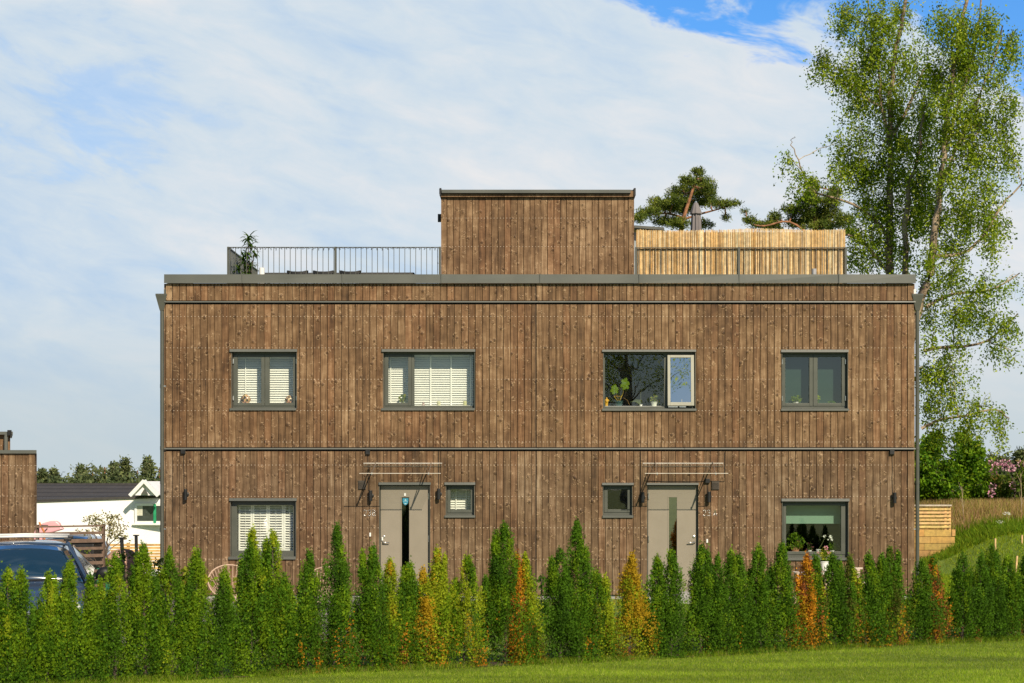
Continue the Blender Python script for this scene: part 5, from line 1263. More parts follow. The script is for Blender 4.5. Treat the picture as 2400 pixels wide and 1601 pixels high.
# young silvery tree and dark shrubs
OP = [((0.38, 0.36, 0.15), 4), ((0.55, 0.50, 0.27), 3), ((0.22, 0.23, 0.07), 2)]
broad_tree('young_tree', 'young thin tree with silvery olive leaves behind the fence end post', 'young tree', -1.0,
  [([(252, 1420), (252, 1330), (251, 1280), (256, 1240), (262, 1205)], .028, .008), ([(252, 1290), (235, 1250), (215, 1235)], .012, .004), ([(252, 1285), (280, 1250), (300, 1232)], .012, .004)],
  [(205, 1218, 10, 10, 0), (222, 1212, 20, 12, 0), (250, 1205, 18, 10, 0), (275, 1208, 14, 8, 0), (240, 1230, 26, 14, 0), (265, 1228, 20, 14, 0), (200, 1241, 28, 7, 0), (290, 1225, 10, 6, 0), (285, 1250, 22, 12, 0), (295, 1262, 14, 8, 0), (220, 1252, 20, 8, 0), (262, 1250, 14, 12, 0)], .045, 260, OP, .05, -.15, 8, bark=M_BARK, spread=.06, gapf=4, limb_r=.01, twig=False)
DKP = [((0.02, 0.035, 0.01), 4), ((0.04, 0.06, 0.015), 2), ((0.09, 0.13, 0.02), .6)]
def shrub(label, y, blobs, pal, leaf=.06, per=140, name='shrub', stem=None):
    b0 = blobs[0]; gx_ = wx(b0[0], y); st = (b0[0], HY + (EYE - gz(gx_, y)) * FPX / (CD + y))
    return broad_tree(name, label, 'shrub', y, [([st, (b0[0], b0[1])], .02, .01)], [tuple(b) + (0,) for b in blobs], leaf, per, pal, .05, -.3, 8, bark=M_BARK, spread=.05, gapf=4, limb_r=.008, twig=False, asp=.7)
shrub('dark shrub around the leaning black post', -2.8, [(293, 1320, 24, 30), (300, 1350, 24, 30), (280, 1300, 14, 14), (275, 1345, 20, 26)], DKP)
shrub('very dark shrub at the foot of the left downpipe', -1.2, [(372, 1330, 12, 24), (368, 1355, 16, 26), (372, 1312, 8, 10)], DKP)
shrub('bright climbing shrub behind the slats of the brown fence', -4.4, [(235, 1312, 14, 14), (192, 1296, 10, 8), (205, 1288, 8, 6), (162, 1282, 6, 6), (196, 1310, 8, 6), (228, 1330, 12, 10), (250, 1322, 10, 16)], [((0.16, 0.24, 0.02), 3), ((0.26, 0.32, 0.03), 2), ((0.07, 0.12, 0.01), 2)], .06, 110)
LAU = [((0.20, 0.30, 0.02), 4), ((0.34, 0.38, 0.04), 3), ((0.10, 0.18, 0.015), 2), ((0.40, 0.20, 0.06), .5)]
shrub('glossy yellow-green laurel shrub left of the left wicker chair', -9.0, [(440, 1342, 34, 18), (425, 1362, 28, 30), (462, 1368, 34, 34)], LAU, .08, 120)
shrub('glossy yellow-green laurel shrub in front of the left wicker chair', -8.8, [(560, 1370, 36, 22), (538, 1392, 30, 28), (580, 1392, 26, 30)], LAU, .08, 120)
shrub('small fresh green shrub at the centre joint of the house', -6.5, [(1268, 1350, 12, 12), (1274, 1368, 12, 16)], [((0.10, 0.22, 0.02), 3), ((0.16, 0.3, 0.03), 1)], .06, 120)

# ------------------------------------------------------------ cars
M_CARB = pm('dark_blue_paint', (0.038, 0.065, 0.120), 0.35, 0.0, 0.03, 2, coat=1.0)
M_CARG = pm('silver_paint', (0.42, 0.43, 0.44), 0.3, 0.3, 0.03, 2, coat=1.0)
M_CGL = pm('car_glass', (0.006, 0.030, 0.055), 0.04, 0, 0.0, 1, spec=1.0, coat=1.0)  # opaque blue base paints in the sky's reflection
M_CGL.node_tree.nodes['Principled BSDF'].inputs['IOR'].default_value = 1.9
M_TYRE = pm('tyre_rubber', (0.015, 0.015, 0.015), .9)
def make_car(name, label, loc, rz, paint, bars=True):
    root = bpy.data.objects.new(name, None); COL.objects.link(root); ORG[root.name] = Vector((0, 0, 0)); tag(root, label, 'car')
    # sections: y, z of centre top, half-width top, shoulder z, half-width shoulder, z mid, half-width mid
    S = [(-2.30, .62, .55, .56, .70, .42, .72), (-2.22, .82, .62, .72, .80, .45, .86), (-1.95, .93, .66, .84, .85, .50, .92), (-1.35, 1.00, .70, .92, .87, .52, .93), (-1.12, 1.04, .72, .95, .88, .52, .93),
         (-.40, 1.47, .56, 1.02, .87, .52, .93), (-.1, 1.515, .57, 1.03, .87, .52, .93), (1.2, 1.51, .56, 1.04, .87, .52, .93), (1.75, 1.46, .54, 1.04, .86, .52, .92), (2.22, 1.10, .60, 1.02, .82, .52, .88), (2.32, .80, .6, .74, .78, .5, .84)]
    b = MB(); vs = []; k = 13
    for (y, zt, wt, zs, ws, zm, wm) in S:
        h = [(0, zt), (wt * .6, zt - .008), (wt, zt - .045), (ws, zs), (wm, zm), (wm * .97, .26), (0, .24)]
        full = h + [(-a, z_) for a, z_ in h[1:-1][::-1]]; vs += [(a, y, z_) for a, z_ in full]
    k = 12; fs = []
    for i in range(len(S) - 1):
        for j in range(k): fs.append((i * k + j, i * k + (j + 1) % k, (i + 1) * k + (j + 1) % k, (i + 1) * k + j))
    fs += [tuple(range(k))[::-1], tuple(range((len(S) - 1) * k, len(S) * k))]
    b.add(vs, fs); body = b.build('body', paint, root, smooth=True, sub=2)
    def panel(nm, pts, off, m, parent=root, sub=0):
        q = MB(); P = [Vector(p) for p in pts]; nrm = (P[1] - P[0]).cross(P[2] - P[0]).normalized()
        q.add([p + nrm * off for p in P] + [p - nrm * .004 for p in P], [tuple(range(len(P))), tuple(range(len(P), 2 * len(P)))[::-1]] + [(i, i + len(P), (i + 1) % len(P) + len(P), (i + 1) % len(P)) for i in range(len(P))]); return q.build(nm, m, parent)
    # windscreen: curved strip following the body
    q = MB(); rows = []
    for t in [i / 6 for i in range(7)]:
        yy = -1.16 + t * .72; zz = 1.045 + (1.455 - 1.045) * t + .035 * math.sin(PI * t); hw = .78 - .235 * t
        rows.append([(hw * u, yy + .07 * u * u - .02, zz - .05 * u * u + .018) for u in [-1 + j / 5 for j in range(11)]])
    for r_ in rows: q.v += r_; q.c += [(1, 1, 1)] * 11
    for i in range(6):
        for j in range(10): q.f.append((i * 11 + j, i * 11 + j + 1, (i + 1) * 11 + j + 1, (i + 1) * 11 + j))
    ws_ = q.build('windscreen', M_CGL, root, smooth=True); sdm = ws_.modifiers.new('th', 'SOLIDIFY'); sdm.thickness = .012
    pl = MB()
    for s_ in (-1, 1): pl.tube([(s_ * .825, -1.12, 1.05), (s_ * .74, -.86, 1.215), (s_ * .61, -.52, 1.425), (s_ * .575, -.3, 1.49)], [.03, .028, .026, .022], 8)
    pl.tube([(-.58, -.43, 1.475), (0, -.50, 1.505), (.58, -.43, 1.475)], .016, 8); pl.build('windscreen_frame', paint, root, smooth=True)
    wp = MB(); wp.tube([(-.62, -1.20, 1.045), (-.1, -1.24, 1.055), (.0, -1.22, 1.05)], .012, 6); wp.tube([(.02, -1.24, 1.055), (.6, -1.20, 1.05)], .012, 6); wp.build('wiper', M_BLACK, root)
    for s_ in (-1, 1):
        sw = panel('side_window', [(s_ * .875, -.98, 1.03), (s_ * .885, 1.62, 1.06), (s_ * .60, 1.52, 1.40), (s_ * .62, -.18, 1.44), (s_ * .68, -.52, 1.33)][::(1 if s_ > 0 else -1)], .012, M_CGL)
        mr_ = MB(); mr_.lathe([(.0, -.09), (.07, -.085), (.10, -.02), (.095, .03), (.06, .05), (0, .05)], (s_ * 1.06, -.80, 1.09), 14, axis='y', ripple=lambda i, t: .25 * abs(math.cos(t))); mr_.bar((s_ * .86, -.76, 1.04), (s_ * .98, -.77, 1.05), .05, .04)
        mr_.build('wing_mirror', M_BLACK if bars else paint, root, smooth=True)
        hl = MB(); hl.lathe([(.0, -.05), (.10, -.04), (.12, .02), (.10, .06), (0, .06)], (s_ * .66, -2.12, .72), 14, axis='y'); hl.build('headlight', pm('headlight_glass', (.7, .72, .74), .1), root, smooth=True)
        for yy in (-1.45, 1.45):
            t_ = MB(); t_.lathe([(.22, -.11), (.32, -.10), (.335, -.06), (.335, .06), (.32, .10), (.22, .11)], (s_ * .82, yy, .335), 24, axis='x'); wl = t_.build('wheel', M_TYRE, root)
            r_ = MB(); r_.lathe([(.05, -.115), (.215, -.112), (.215, .112), (.05, .115)], (s_ * .82, yy, .335), 12, axis='x', ripple=lambda i, t: .04 * math.cos(6 * t)); r_.build('rim', M_STEEL, wl)
        if bars:
            rr_ = MB(); rr_.tube([(s_ * .56, -.25, 1.485), (s_ * .555, -.1, 1.52), (s_ * .55, .6, 1.53), (s_ * .545, 1.45, 1.52), (s_ * .54, 1.6, 1.48)], .018, 8); rr_.build('roof_rail', M_BLACK, root, smooth=True)
    if bars:
        for yy in (-.02, .95):
            cb_ = MB(); cb_.tube([(-.56, yy, 1.565), (0, yy, 1.575), (.56, yy, 1.565)], .017, 8); cr_ = cb_.build('roof_bar', pm('pale_alu', (.78, .77, .74), .4, .2), root, smooth=True)
            ft = MB(); 
            for s_ in (-1, 1): ft.box(s_ * .56 - .05, s_ * .56 + .05, yy - .05, yy + .05, 1.51, 1.552)
            ft.build('bar_foot', M_BLACK, cr_, bevel=.01)
    npb = MB(); npb.box(-.26, .26, -2.325, -2.31, .42, .53); npb.build('number_plate', M_WPLAST, root)
    gr = MB(); gr.box(-.45, .45, -2.30, -2.24, .58, .70); gr.build('grille', M_BLACK, root, bevel=.02)
    root.location = loc; root.rotation_euler = (0, 0, rz); return root
make_car('parked_car', 'dark blue car with roof rails and pale roof bars facing the hedge', (wx(52, -12.2) - .2, -11.35, 0), R(12.5), M_CARB)
make_car('parked_car', 'silver car mostly hidden behind the brown slat fence', (wx(162, 14), 14, wz(1251, 14) - 1.515), R(4), M_CARG, False)
# small flag-blue figure on the roof bar is too small to matter in shape: a strap end
c = MB(); p = W(37, 1281, -12.2); 

# ------------------------------------------------------------ garden furniture
M_WICK = pm('pink_wicker', (0.52, 0.37, 0.27), .6, var=.1, scale=20)
def wicker_chair(x, y, z0, rz, label):
    root = thing('wicker_chair', (x, y, z0), label, 'chair', 'round wicker chairs on the terrace'); ORG[root.name] = Vector((0, 0, 0))
    rim = []; 
    for i in range(36):
        t = 2 * PI * i / 36; u, v = math.cos(t), math.sin(t); rim.append(Vector((.42 * u, .05 + .30 * v, .52 + .34 * (v * .9 + .1))))
    m_ = MB(); m_.tube(rim, .014, 6, closed=True); m_.build('rim', M_WICK, root, smooth=True)
    c_ = MB(); hub = Vector((0, -.06, .30))
    ring2 = [hub + Vector((.13 * math.cos(2 * PI * i / 36), .10 * math.sin(2 * PI * i / 36), .0)) for i in range(36)]
    for i in range(36): c_.tube([rim[i], (rim[i] + ring2[i]) / 2 + Vector((0, .04, -.05)), ring2[i]], .006, 4)
    c_.tube(ring2, .008, 5, closed=True); c_.build('cords', M_WICK, root)
    for s_ in ((-.26, -.22), (.26, -.22), (0, .28)):
        l = MB(); l.tube([(s_[0] * .4, s_[1] * .4, .30), (s_[0], s_[1], .0)], .009, 6); l.build('leg', M_BLACK, root)
    root.rotation_euler = (0, 0, rz); return root
cy_ = -3.4
wicker_chair(wx(545, cy_), cy_, wz(1326, cy_) - .86, R(20), 'round pale pink wicker chair under the shuttered window')
wicker_chair(wx(746, cy_), cy_, wz(1330, cy_) - .86, R(-25), 'round pale pink wicker chair left of the left door, mostly hidden')
# white shelf table with flowerpot under the lower right window
def pot(mb, x, y, z, r, h): mb.lathe([(r * .72, 0), (r, h * .92), (r * 1.08, h * .92), (r * 1.08, h), (r * .95, h), (r * .93, h * .85), (0, h * .85)], (x, y, z), 22); return mb
TY = -1.6
tb = thing('garden_table', (wx(1925, TY), TY, 0), 'pale garden table under the lower right window', 'table'); zt = wz(1341, TY)
c = MB(); c.box(wx(1862, TY), wx(1947, TY), TY - .3, TY + .3, zt - .03, zt, (.66, .60, .54)); c.build('table_top', M_TINT, tb)
for a in (1868, 1940):
    for b_ in (-.25, .22): c = MB(); c.box(wx(a, TY) - .02, wx(a, TY) + .02, TY + b_, TY + b_ + .04, 0, zt - .031, (.5, .36, .28)); c.build('leg', M_TINT, tb)
c = MB(); c.box(wx(1866, TY), wx(1942, TY), TY + .31, TY + .33, zt - .52, zt - .12, (.02, .02, .02)); c.build('back_panel', M_TINT, tb)
def flower_pot(name, label, x, y, z, r, h, potm, pal, nleaf, lr, lh, leafs, fl=None, stemh=0, group=None, cat='potted plant', lean=0.0):
    root = thing(name, (x, y, z), label, cat, group); pot(MB(), x, y, z, r, h); m_ = MB(); pot(m_, x, y, z, r, h); m_.build('pot', potm, root, smooth=False)
    c0 = np.array([x + lean, y, z + h + lh * .45 + stemh]); u = unit(rng.normal(size=(nleaf, 3))) * (rng.random((nleaf, 1)) ** .4); P = u * np.array([lr, lr * .8, lh * .6]) + c0
    V = leaf_quads(P, unit(u * .8 + rng.normal(0, .5, (nleaf, 3)) + np.array([0, -.25, .1])), leafs * rng.uniform(.7, 1.3, nleaf), .95); np_mesh('leaves', V, 4, pal_cols(nleaf, pal, 4, .12), M_LEAF, root)
    s_ = MB()
    for i in range(10): q = P[rng.integers(0, nleaf)]; s_.tube([(x, y, z + h * .85), tuple((np.array([x, y, z + h]) * .5 + q * .5) + rng.normal(0, .01, 3)), tuple(q)], .0035, 4, (.08, .14, .02))
    s_.build('stems', M_TINT, root)
    if fl:
        V = []; C = []
        for (fx, fz, fr, fc) in fl:
            q0 = np.array([fx, y - .06, fz]); k = 40; q = q0 + unit(rng.normal(size=(k, 3))) * fr * .6; V.append(leaf_quads(q, unit(q - q0), np.full(k, fr * .7), 1.0)); C.append(pal_cols(k, [(fc, 1)], 4, .06))
        np_mesh('flowers', np.concatenate(V), 4, np.concatenate(C), M_PETAL, root)
    return root
GRN = [((0.13, 0.25, 0.02), 3), ((0.22, 0.34, 0.03), 2), ((0.06, 0.14, 0.01), 1)]
YLW = [((0.30, 0.38, 0.03), 3), ((0.50, 0.48, 0.06), 1.5), ((0.14, 0.24, 0.02), 2)]
flower_pot('flower_pot', 'white pot of pink geranium standing on the garden table', wx(1933, TY), TY, zt + .012, .082, .19, M_WPLAST, YLW, 130, .10, .25, .05,
  [(wx(1935, TY), wz(1284, TY), .035, (.85, .42, .52)), (wx(1941, TY), wz(1294, TY), .026, (.8, .4, .5)), (wx(1916, TY), wz(1295, TY), .02, (.85, .55, .5)), (wx(1925, TY), wz(1303, TY), .025, (.8, .75, .2))])
c = MB(); c.lathe([(.1, 0), (.115, .012), (.0, .012)], (wx(1933, TY), TY, zt), 20); tag(c.build('saucer', pm('terracotta', (.42, .2, .11), .8), None), 'terracotta saucer under the white geranium pot', 'saucer')
# bench by the corner window
bn = thing('garden_bench', (wx(2005, -1.2), -1.2, 0), 'pale wooden bench back right of the lower right window', 'bench'); c = MB(); c.box(wx(1982, -1.2), wx(2022, -1.2), -1.2, -1.16, wz(1334, -1.2), wz(1330, -1.2), (.6, .5, .42)); c.build('top_rail', M_TINT, bn)
for a in (1985, 2012): c = MB(); c.box(wx(a, -1.2) - .03, wx(a, -1.2) + .03, -1.2, -1.15, 0, wz(1334.2, -1.2), (.55, .42, .36)); c.build('leg', M_TINT, bn)
c = MB(); c.box(wx(1982, -1.2), wx(2022, -1.2), -1.6, -1.21, .40, .44, (.6, .5, .42)); c.build('seat', M_TINT, bn)
for i, (a, lb) in enumerate(((1986, 'front leg'),)):
    c = MB(); c.box(wx(1985, -1.2) - .03, wx(1985, -1.2) + .03, -1.58, -1.53, 0, .399, (.55, .42, .36)); c.build('leg', M_TINT, bn); c = MB(); c.box(wx(2012, -1.2) - .03, wx(2012, -1.2) + .03, -1.58, -1.53, 0, .399, (.55, .42, .36)); c.build('leg', M_TINT, bn)
# white low lantern behind the hedge at the left door, pale stone blocks
for px, py0, py1, w_, lb in ((1024, 1375, 1412, 9, 'white bag standing right of the left door'),):
    c = MB(); yy = -2.5; c.lathe([(.05, 0), (.07, .1), (.075, .25), (.05, .33), (.0, .34)], (wx(px, yy), yy, wz(py1, yy)), 14, ripple=lambda i, t: .12 * math.cos(2 * t)); q = c.build('garden_lantern', M_WPLAST, None); tag(q, 'white garden lantern right of the left door, half hidden by thujas', 'lantern')
    q.location.z -= 0

# ------------------------------------------------------------ things on the window ledges
EGG = None
def egg_mat():
    m = bpy.data.materials.new('painted_egg'); m.use_nodes = True; t = NT(m.node_tree); p = t.n['Principled BSDF']; tcn = t.node('ShaderNodeTexCoord')
    v = t.vor(tcn.outputs['Object'], 38.0); c_ = t.sep(v.outputs['Color'])
    t.put(p.inputs['Base Color'], t.ramp(c_[0], [(0.0, (0.03, 0.02, 0.012)), (0.4, (0.06, 0.03, 0.015)), (0.6, (0.55, 0.38, 0.10)), (0.8, (0.65, 0.30, 0.20)), (1.0, (0.75, 0.6, 0.3))])); p.inputs['Roughness'].default_value = .3; return m
EGG = egg_mat()
for px, r_, lb in ((571.5, .115, 'dark painted ornamental egg at the left of the top left window'), (675, .10, 'painted ornamental egg at the right of the top left window')):
    c = MB(); h = r_ * 1.75; prof = [(r_ * math.sin(PI * min(1, (.06 + t) / 1.06)) ** .75 * (1.0 - .22 * t), t * h) for t in [i / 12 for i in range(13)]]; prof[-1] = (0, h); prof[0] = (r_ * .55, 0)
    q = c.lathe([(a, b) for a, b in prof], (0, 0, 0), 22).build('ornamental_egg', EGG, None, smooth=True); q.location = (wx(px), .165 + r_ * .8 - .04, LEDGE['w1']); q.scale = (1, .5, 1); tag(q, lb, 'ornament')
ly = .215
flower_pot('window_plant', 'small lime green plant in the narrow sash of the wide left window', wx(943), ly, LEDGE['w2'], .035, .07, M_WPLAST, YLW, 40, .06, .16, .05)
for px, lb, m_, hh in ((991, 'small reddish figure on the ledge of the wide left window', pm('mauve_clay', (.45, .33, .30), .6), .075), (1027, 'pale yellow candle on the ledge of the wide left window', pm('pale_wax', (.7, .68, .42), .5), .085), (1089, 'yellowish candle at the right end of the wide left window', pm('yellow_wax', (.62, .60, .30), .5), .09)):
    c = MB(); c.lathe([(.034, 0), (.036, hh * .9), (.03, hh), (0, hh)] if 'candle' in lb else [(.035, 0), (.02, hh * .5), (.026, hh * .65), (.0, hh)], (wx(px), ly - .02, LEDGE['w2']), 14); tag(c.build('candle' if 'candle' in lb else 'figurine', m_, None), lb, 'ornament')
# big-leaved plant in the dark window
mo = thing('monstera_plant', (wx(1452), ly + .08, LEDGE['w3']), 'plant with two large split lime leaves in a dark green pot, wide right window', 'potted plant')
c = MB(); pot(c, wx(1452), ly + .08, LEDGE['w3'], .085, .11); c.build('pot', pm('dark_green_glaze', (.01, .05, .045), .3), mo)
def big_leaf(cx, cz, w, h, seed):
    rr = random.Random(seed); n = 26; pts = []
    for i in range(n):
        t = 2 * PI * i / n; r_ = 1 + (.0 if i % 4 else -.28) + rr.uniform(-.06, .06); pts.append((cx + w * r_ * math.sin(t) * (1 - .25 * math.cos(t)), cz + h * r_ * math.cos(t)))
    return pts
for (px, py, rx, ry, s_) in ((1466.5, 898, 10.5, 15, 1), (1441.5, 911, 9.5, 12, 2)):
    c = MB(); c.poly(big_leaf(wx(px), wz(py), rx / 120, ry / 120, s_), ly + .01, ly + .016, (0.20, 0.32, 0.015)); c.build('leaf', M_LEAF, mo)
c = MB(); c.tube([(wx(1452), ly + .07, LEDGE['w3'] + .1), (wx(1446), ly + .03, wz(920)), (wx(1442), ly + .02, wz(911))], .005, 5, (.3, .2, .03)); c.tube([(wx(1454), ly + .07, LEDGE['w3'] + .1), (wx(1462), ly + .03, wz(920)), (wx(1466), ly + .02, wz(900))], .005, 5, (.3, .2, .03))
c.tube([(wx(1440), ly + .03, wz(927)), (wx(1459), ly + .03, wz(928))], .004, 5, (.5, .28, .05)); c.tube([(wx(1460), ly + .03, wz(924)), (wx(1454), ly + .03, wz(938))], .005, 5, (.6, .4, .05)); c.tube([(wx(1441), ly + .03, wz(928)), (wx(1449), ly + .03, wz(938))], .004, 5, (.6, .4, .05)); c.tube([(wx(1463), ly + .03, wz(931)), (wx(1472), ly + .03, wz(937)), (wx(1477), ly + .03, wz(948))], .003, 5, (.3, .18, .06)); c.build('stems', M_TINT, mo)
c = MB(); x_, z_ = wx(1423), LEDGE['w3']; c.tube([(x_ - .012, ly, z_), (x_ - .014, ly, z_ + .08)], [.012, .016], 8); c.tube([(x_ + .012, ly, z_), (x_ + .012, ly, z_ + .08)], [.012, .016], 8); c.lathe([(.024, .07), (.034, .10), (.032, .13), (.012, .145), (.018, .16), (0, .175)], (x_, ly, z_), 12); c.tube([(x_ - .03, ly, z_ + .13), (x_ - .042, ly, z_ + .07)], .009, 6); c.tube([(x_ + .03, ly, z_ + .13), (x_ + .042, ly, z_ + .10)], .009, 6)
tag(c.build('yellow_figurine', pm('yellow_plastic', (.75, .42, .03), .4), None), 'small yellow-orange figure at the left end of the wide right window', 'ornament')
flower_pot('window_plant', 'yellow-leaved plant in a pale pot beside the open sash', wx(1535), ly, LEDGE['w3'], .062, .085, pm('pale_glaze', (.75, .76, .66), .4), [((0.32, 0.36, 0.03), 3), ((0.5, 0.35, 0.05), 1), ((.15, .25, .02), 1.5)], 70, .075, .12, .04)
tr_ = thing('spider_plant', (wx(1503), ly, LEDGE['w3']), 'thin trailing grey-green plant in the middle of the wide right window', 'potted plant')
c = MB(); pot(c, wx(1504), ly + .02, LEDGE['w3'], .03, .035); c.build('pot', M_WPLAST, tr_)
c = MB()
for i in range(12):
    a = -1.3 + i * .2; c.tube([(wx(1504), ly + .02, LEDGE['w3'] + .03), (wx(1504) - .06 + a * .04, ly, LEDGE['w3'] + .09 + .02 * (i % 3)), (wx(1504) - .09 + a * .10, ly - .01, LEDGE['w3'] + .12 - .03 * abs(a))], [.004, .005, .001], 4, (.16, .2, .08))
c.tube([(wx(1503.5), ly, LEDGE['w3'] + .03), (wx(1503.5), ly, wz(917))], .003, 4, (.2, .22, .1)); c.build('leaves', M_TINT, tr_)
flower_pot('window_plant', 'bright green plant in the left pane of the top right window', wx(1869), ly - .01, LEDGE['w4'], .05, .045, M_WPLAST, [((0.26, 0.36, 0.01), 3), ((.14, .24, .02), 2)], 90, .10, .12, .045)
flower_pot('window_plant', 'small low green plant in the right pane of the top right window', wx(1953), ly - .01, LEDGE['w4'], .035, .01, M_WPLAST, GRN, 30, .06, .05, .04)
flower_pot('window_plant', 'single lime leaf shoot by the middle bar of the top right window', wx(1921), ly - .01, LEDGE['w4'], .02, .02, M_WPLAST, [((0.45, 0.55, 0.03), 1)], 10, .025, .05, .05, stemh=.09)
TERR = pm('terracotta', (.42, .2, .11), .8)
flower_pot('window_plant', 'leafy green plant in a terracotta pot, lower right window', wx(1868), ly + .02, LEDGE['w8'], .085, .085, TERR, GRN, 190, .17, .27, .055)
flower_pot('window_plant', 'low pink-tinged plant left of the orchid, lower right window', wx(1902), ly, LEDGE['w8'], .04, .04, M_WPLAST, [((.10, .14, .03), 2), ((.2, .07, .1), 1)], 50, .07, .14, .035)
flower_pot('window_plant', 'small green plant right of the orchid, lower right window', wx(1957), ly + .1, LEDGE['w8'], .05, .03, M_WPLAST, GRN, 60, .09, .14, .045)
orc = thing('orchid', (wx(1925), ly, LEDGE['w8']), 'white orchid on a bent stem in the lower right window', 'potted plant')
c = MB(); pot(c, wx(1922), ly, LEDGE['w8'], .045, .055); c.build('pot', M_WPLAST, orc)
c = MB(); c.tube([(wx(1922), ly, LEDGE['w8'] + .05), (wx(1930), ly, wz(1277)), (wx(1935), ly, wz(1266)), (wx(1940), ly, wz(1262)), (wx(1930), ly, wz(1258))], .003, 5, (.2, .25, .08)); c.build('stem', M_TINT, orc)
V = []; C = []
for fx, fy, r_ in ((1933, 1257, .04), (1947, 1258, .042), (1950, 1265, .03), (1941, 1265, .02)):
    q0 = np.array(W(fx, fy, ly - .03)); k = 6; an = np.arange(k) / k * 2 * PI; d_ = np.stack([np.cos(an), -.2 * np.ones(k), np.sin(an)], 1); V.append(leaf_quads(np.tile(q0, (k, 1)), unit(d_), np.full(k, r_), 1.1)); C.append(pal_cols(k, [((.86, .88, .80), 1)], 4, .03))
np_mesh('flowers', np.concatenate(V), 4, np.concatenate(C), M_PETAL, orc)

# ------------------------------------------------------------ roof terrace things
def dracaena(px, y, label):
    x = wx(px, y); root = thing('palm_like_plant', (x, y, DECK), label, 'potted plant'); m_ = MB(); pot(m_, x, y, DECK, .17, .30); m_.build('pot', M_BLACK, root)
    st = MB(); V = []; C = []; tops = [(W(583, 560, y), 30, .24), (W(588, 575, y), 26, .22), (W(578, 596, y), 24, .22), (W(572, 612, y), 26, .24), (W(588, 625, y), 26, .22), (W(560, 630, y), 24, .22), (W(578, 640, y), 24, .22), (W(596, 596, y), 14, .18)]
    for tp, k, L in tops:
        st.tube([(x + random.uniform(-.05, .05), y, DECK + .25), ((x + tp.x) / 2, y, (DECK + tp.z) / 2), tp], [.016, .013, .009], 6)
        for i in range(k):
            a = rng.uniform(0, 2 * PI); e = rng.uniform(-.1, 1.2); d0 = Vector((math.cos(a) * math.cos(e), math.sin(a) * math.cos(e), math.sin(e))); l = L * rng.uniform(.7, 1.25); prev = tp + Vector((0, 0, rng.uniform(-.05, .05))); d_ = d0.copy(); side = d0.cross(Vector((0, 0, 1))).normalized(); w = [.012, .022, .02, .002]; pp = [prev]
            for j in range(3): d_ = (d_ + Vector((0, 0, -.38))).normalized(); pp.append(pp[-1] + d_ * l / 3)
            cc = pal_cols(1, [((0.07, 0.15, 0.02), 3), ((0.14, 0.25, 0.03), 2), ((0.03, 0.07, 0.01), 2)], 1, .1)[0]
            for j in range(3):
                V += [pp[j] - side * w[j], pp[j] + side * w[j], pp[j + 1] + side * w[j + 1], pp[j + 1] - side * w[j + 1]]; C += [cc] * 4
    st.build('stems', M_BARK, root); np_mesh('leaves', np.array([tuple(v) for v in V]), 4, np.array(C), M_LEAF, root)
dracaena(578, 3.1, 'tall palm-like plant in the corner of the left roof terrace')
for px, y, py, w_, lb in ((613.5, 1.6, 628, 13, 'short white vent pipe on the roof beside the palm-like plant'), (1908, 1.6, 630, 11, 'short grey vent pipe in front of the reed screen')):
    c = MB(); r_ = w_ / 2 / FPX * (CD + y); c.lathe([(r_, 0), (r_, wz(py, y) - DECK), (r_ * .85, wz(py, y) - DECK), (r_ * .85, wz(py, y) - DECK - .05), (0, wz(py, y) - DECK - .05)], (wx(px, y), y, DECK), 20); tag(c.build('vent_pipe', M_WPLAST if px < 1000 else pm('grey_pipe', (.36, .36, .36), .5), None), lb, 'vent pipe')
def terrace_chair(px, y, label):
    x = wx(px, y); zt = wz(633.5, y); h = .84; z0 = zt - h; z0 = DECK; root = thing('terrace_chair', (x, y, z0), label, 'chair', 'black chairs on the left roof terrace'); H = zt - z0; w = .225
    c = MB(); pts = [(-w, .04, H), (-w * .9, 0, H - .004), (-w * .5, -.03, H - .028), (0, -.04, H - .032), (w * .5, -.03, H - .028), (w * .9, 0, H - .004), (w, .04, H)]
    for a, b in zip(pts[:-1], pts[1:]): c.bar((x + a[0], y + a[1], z0 + a[2] - .03), (x + b[0], y + b[1], z0 + b[2] - .03), .03, .06)
    for q in (-.15, -.05, .05, .15): c.bar((x + q, y - .03, z0 + H - .06), (x + q, y + .02, z0 + .42), .02, .012)
    c.build('backrest', M_BLACK, root)
    c = MB(); c.box(x - w, x + w, y, y + .42, z0 + .39, z0 + .42); c.build('seat', M_BLACK, root, bevel=.01)
    for a in (-w + .02, w - .02):
        c = MB(); c.bar((x + a, y + .03, z0 + H - .04), (x + a, y + .0, z0), .03, .03); c.build('leg', M_BLACK, root); c = MB(); c.bar((x + a, y + .40, z0 + .39), (x + a, y + .42, z0), .03, .03); c.build('leg', M_BLACK, root)
for px, lb in ((697, 'leftmost of the three black chair backs above the coping'), (758, 'middle one of the three black chair backs above the coping'), (821, 'rightmost of the three black chair backs above the coping')): terrace_chair(px, 4.6, lb)
ty = 5.2; tt = thing('terrace_table', (wx(720, ty), ty, DECK), 'long dark table behind the black terrace chairs', 'table'); zt = wz(638.5, ty); c = MB(); c.box(wx(612, ty), wx(860, ty), ty + .05, ty + .85, zt - .05, zt); c.build('table_top', pm('dark_table', (.05, .05, .048), .6), tt)
for a in (618, 854):
    for b_ in (.08, .78): c = MB(); c.box(wx(a, ty) - .03, wx(a, ty) + .03, ty + b_, ty + b_ + .05, DECK, zt - .051); c.build('leg', M_BLACK, tt)
sf = thing('outdoor_sofa', (wx(910, ty), ty, DECK), 'dark woven outdoor sofa whose back shows right of the chairs', 'sofa'); zt = wz(638.5, ty)
c = MB(); c.box(wx(846, ty), wx(972, ty), ty - .02, ty + .12, DECK + .05, zt); c.build('back', pm('woven_dark', (.05, .048, .045), .8, bump=.5), sf, bevel=.03)
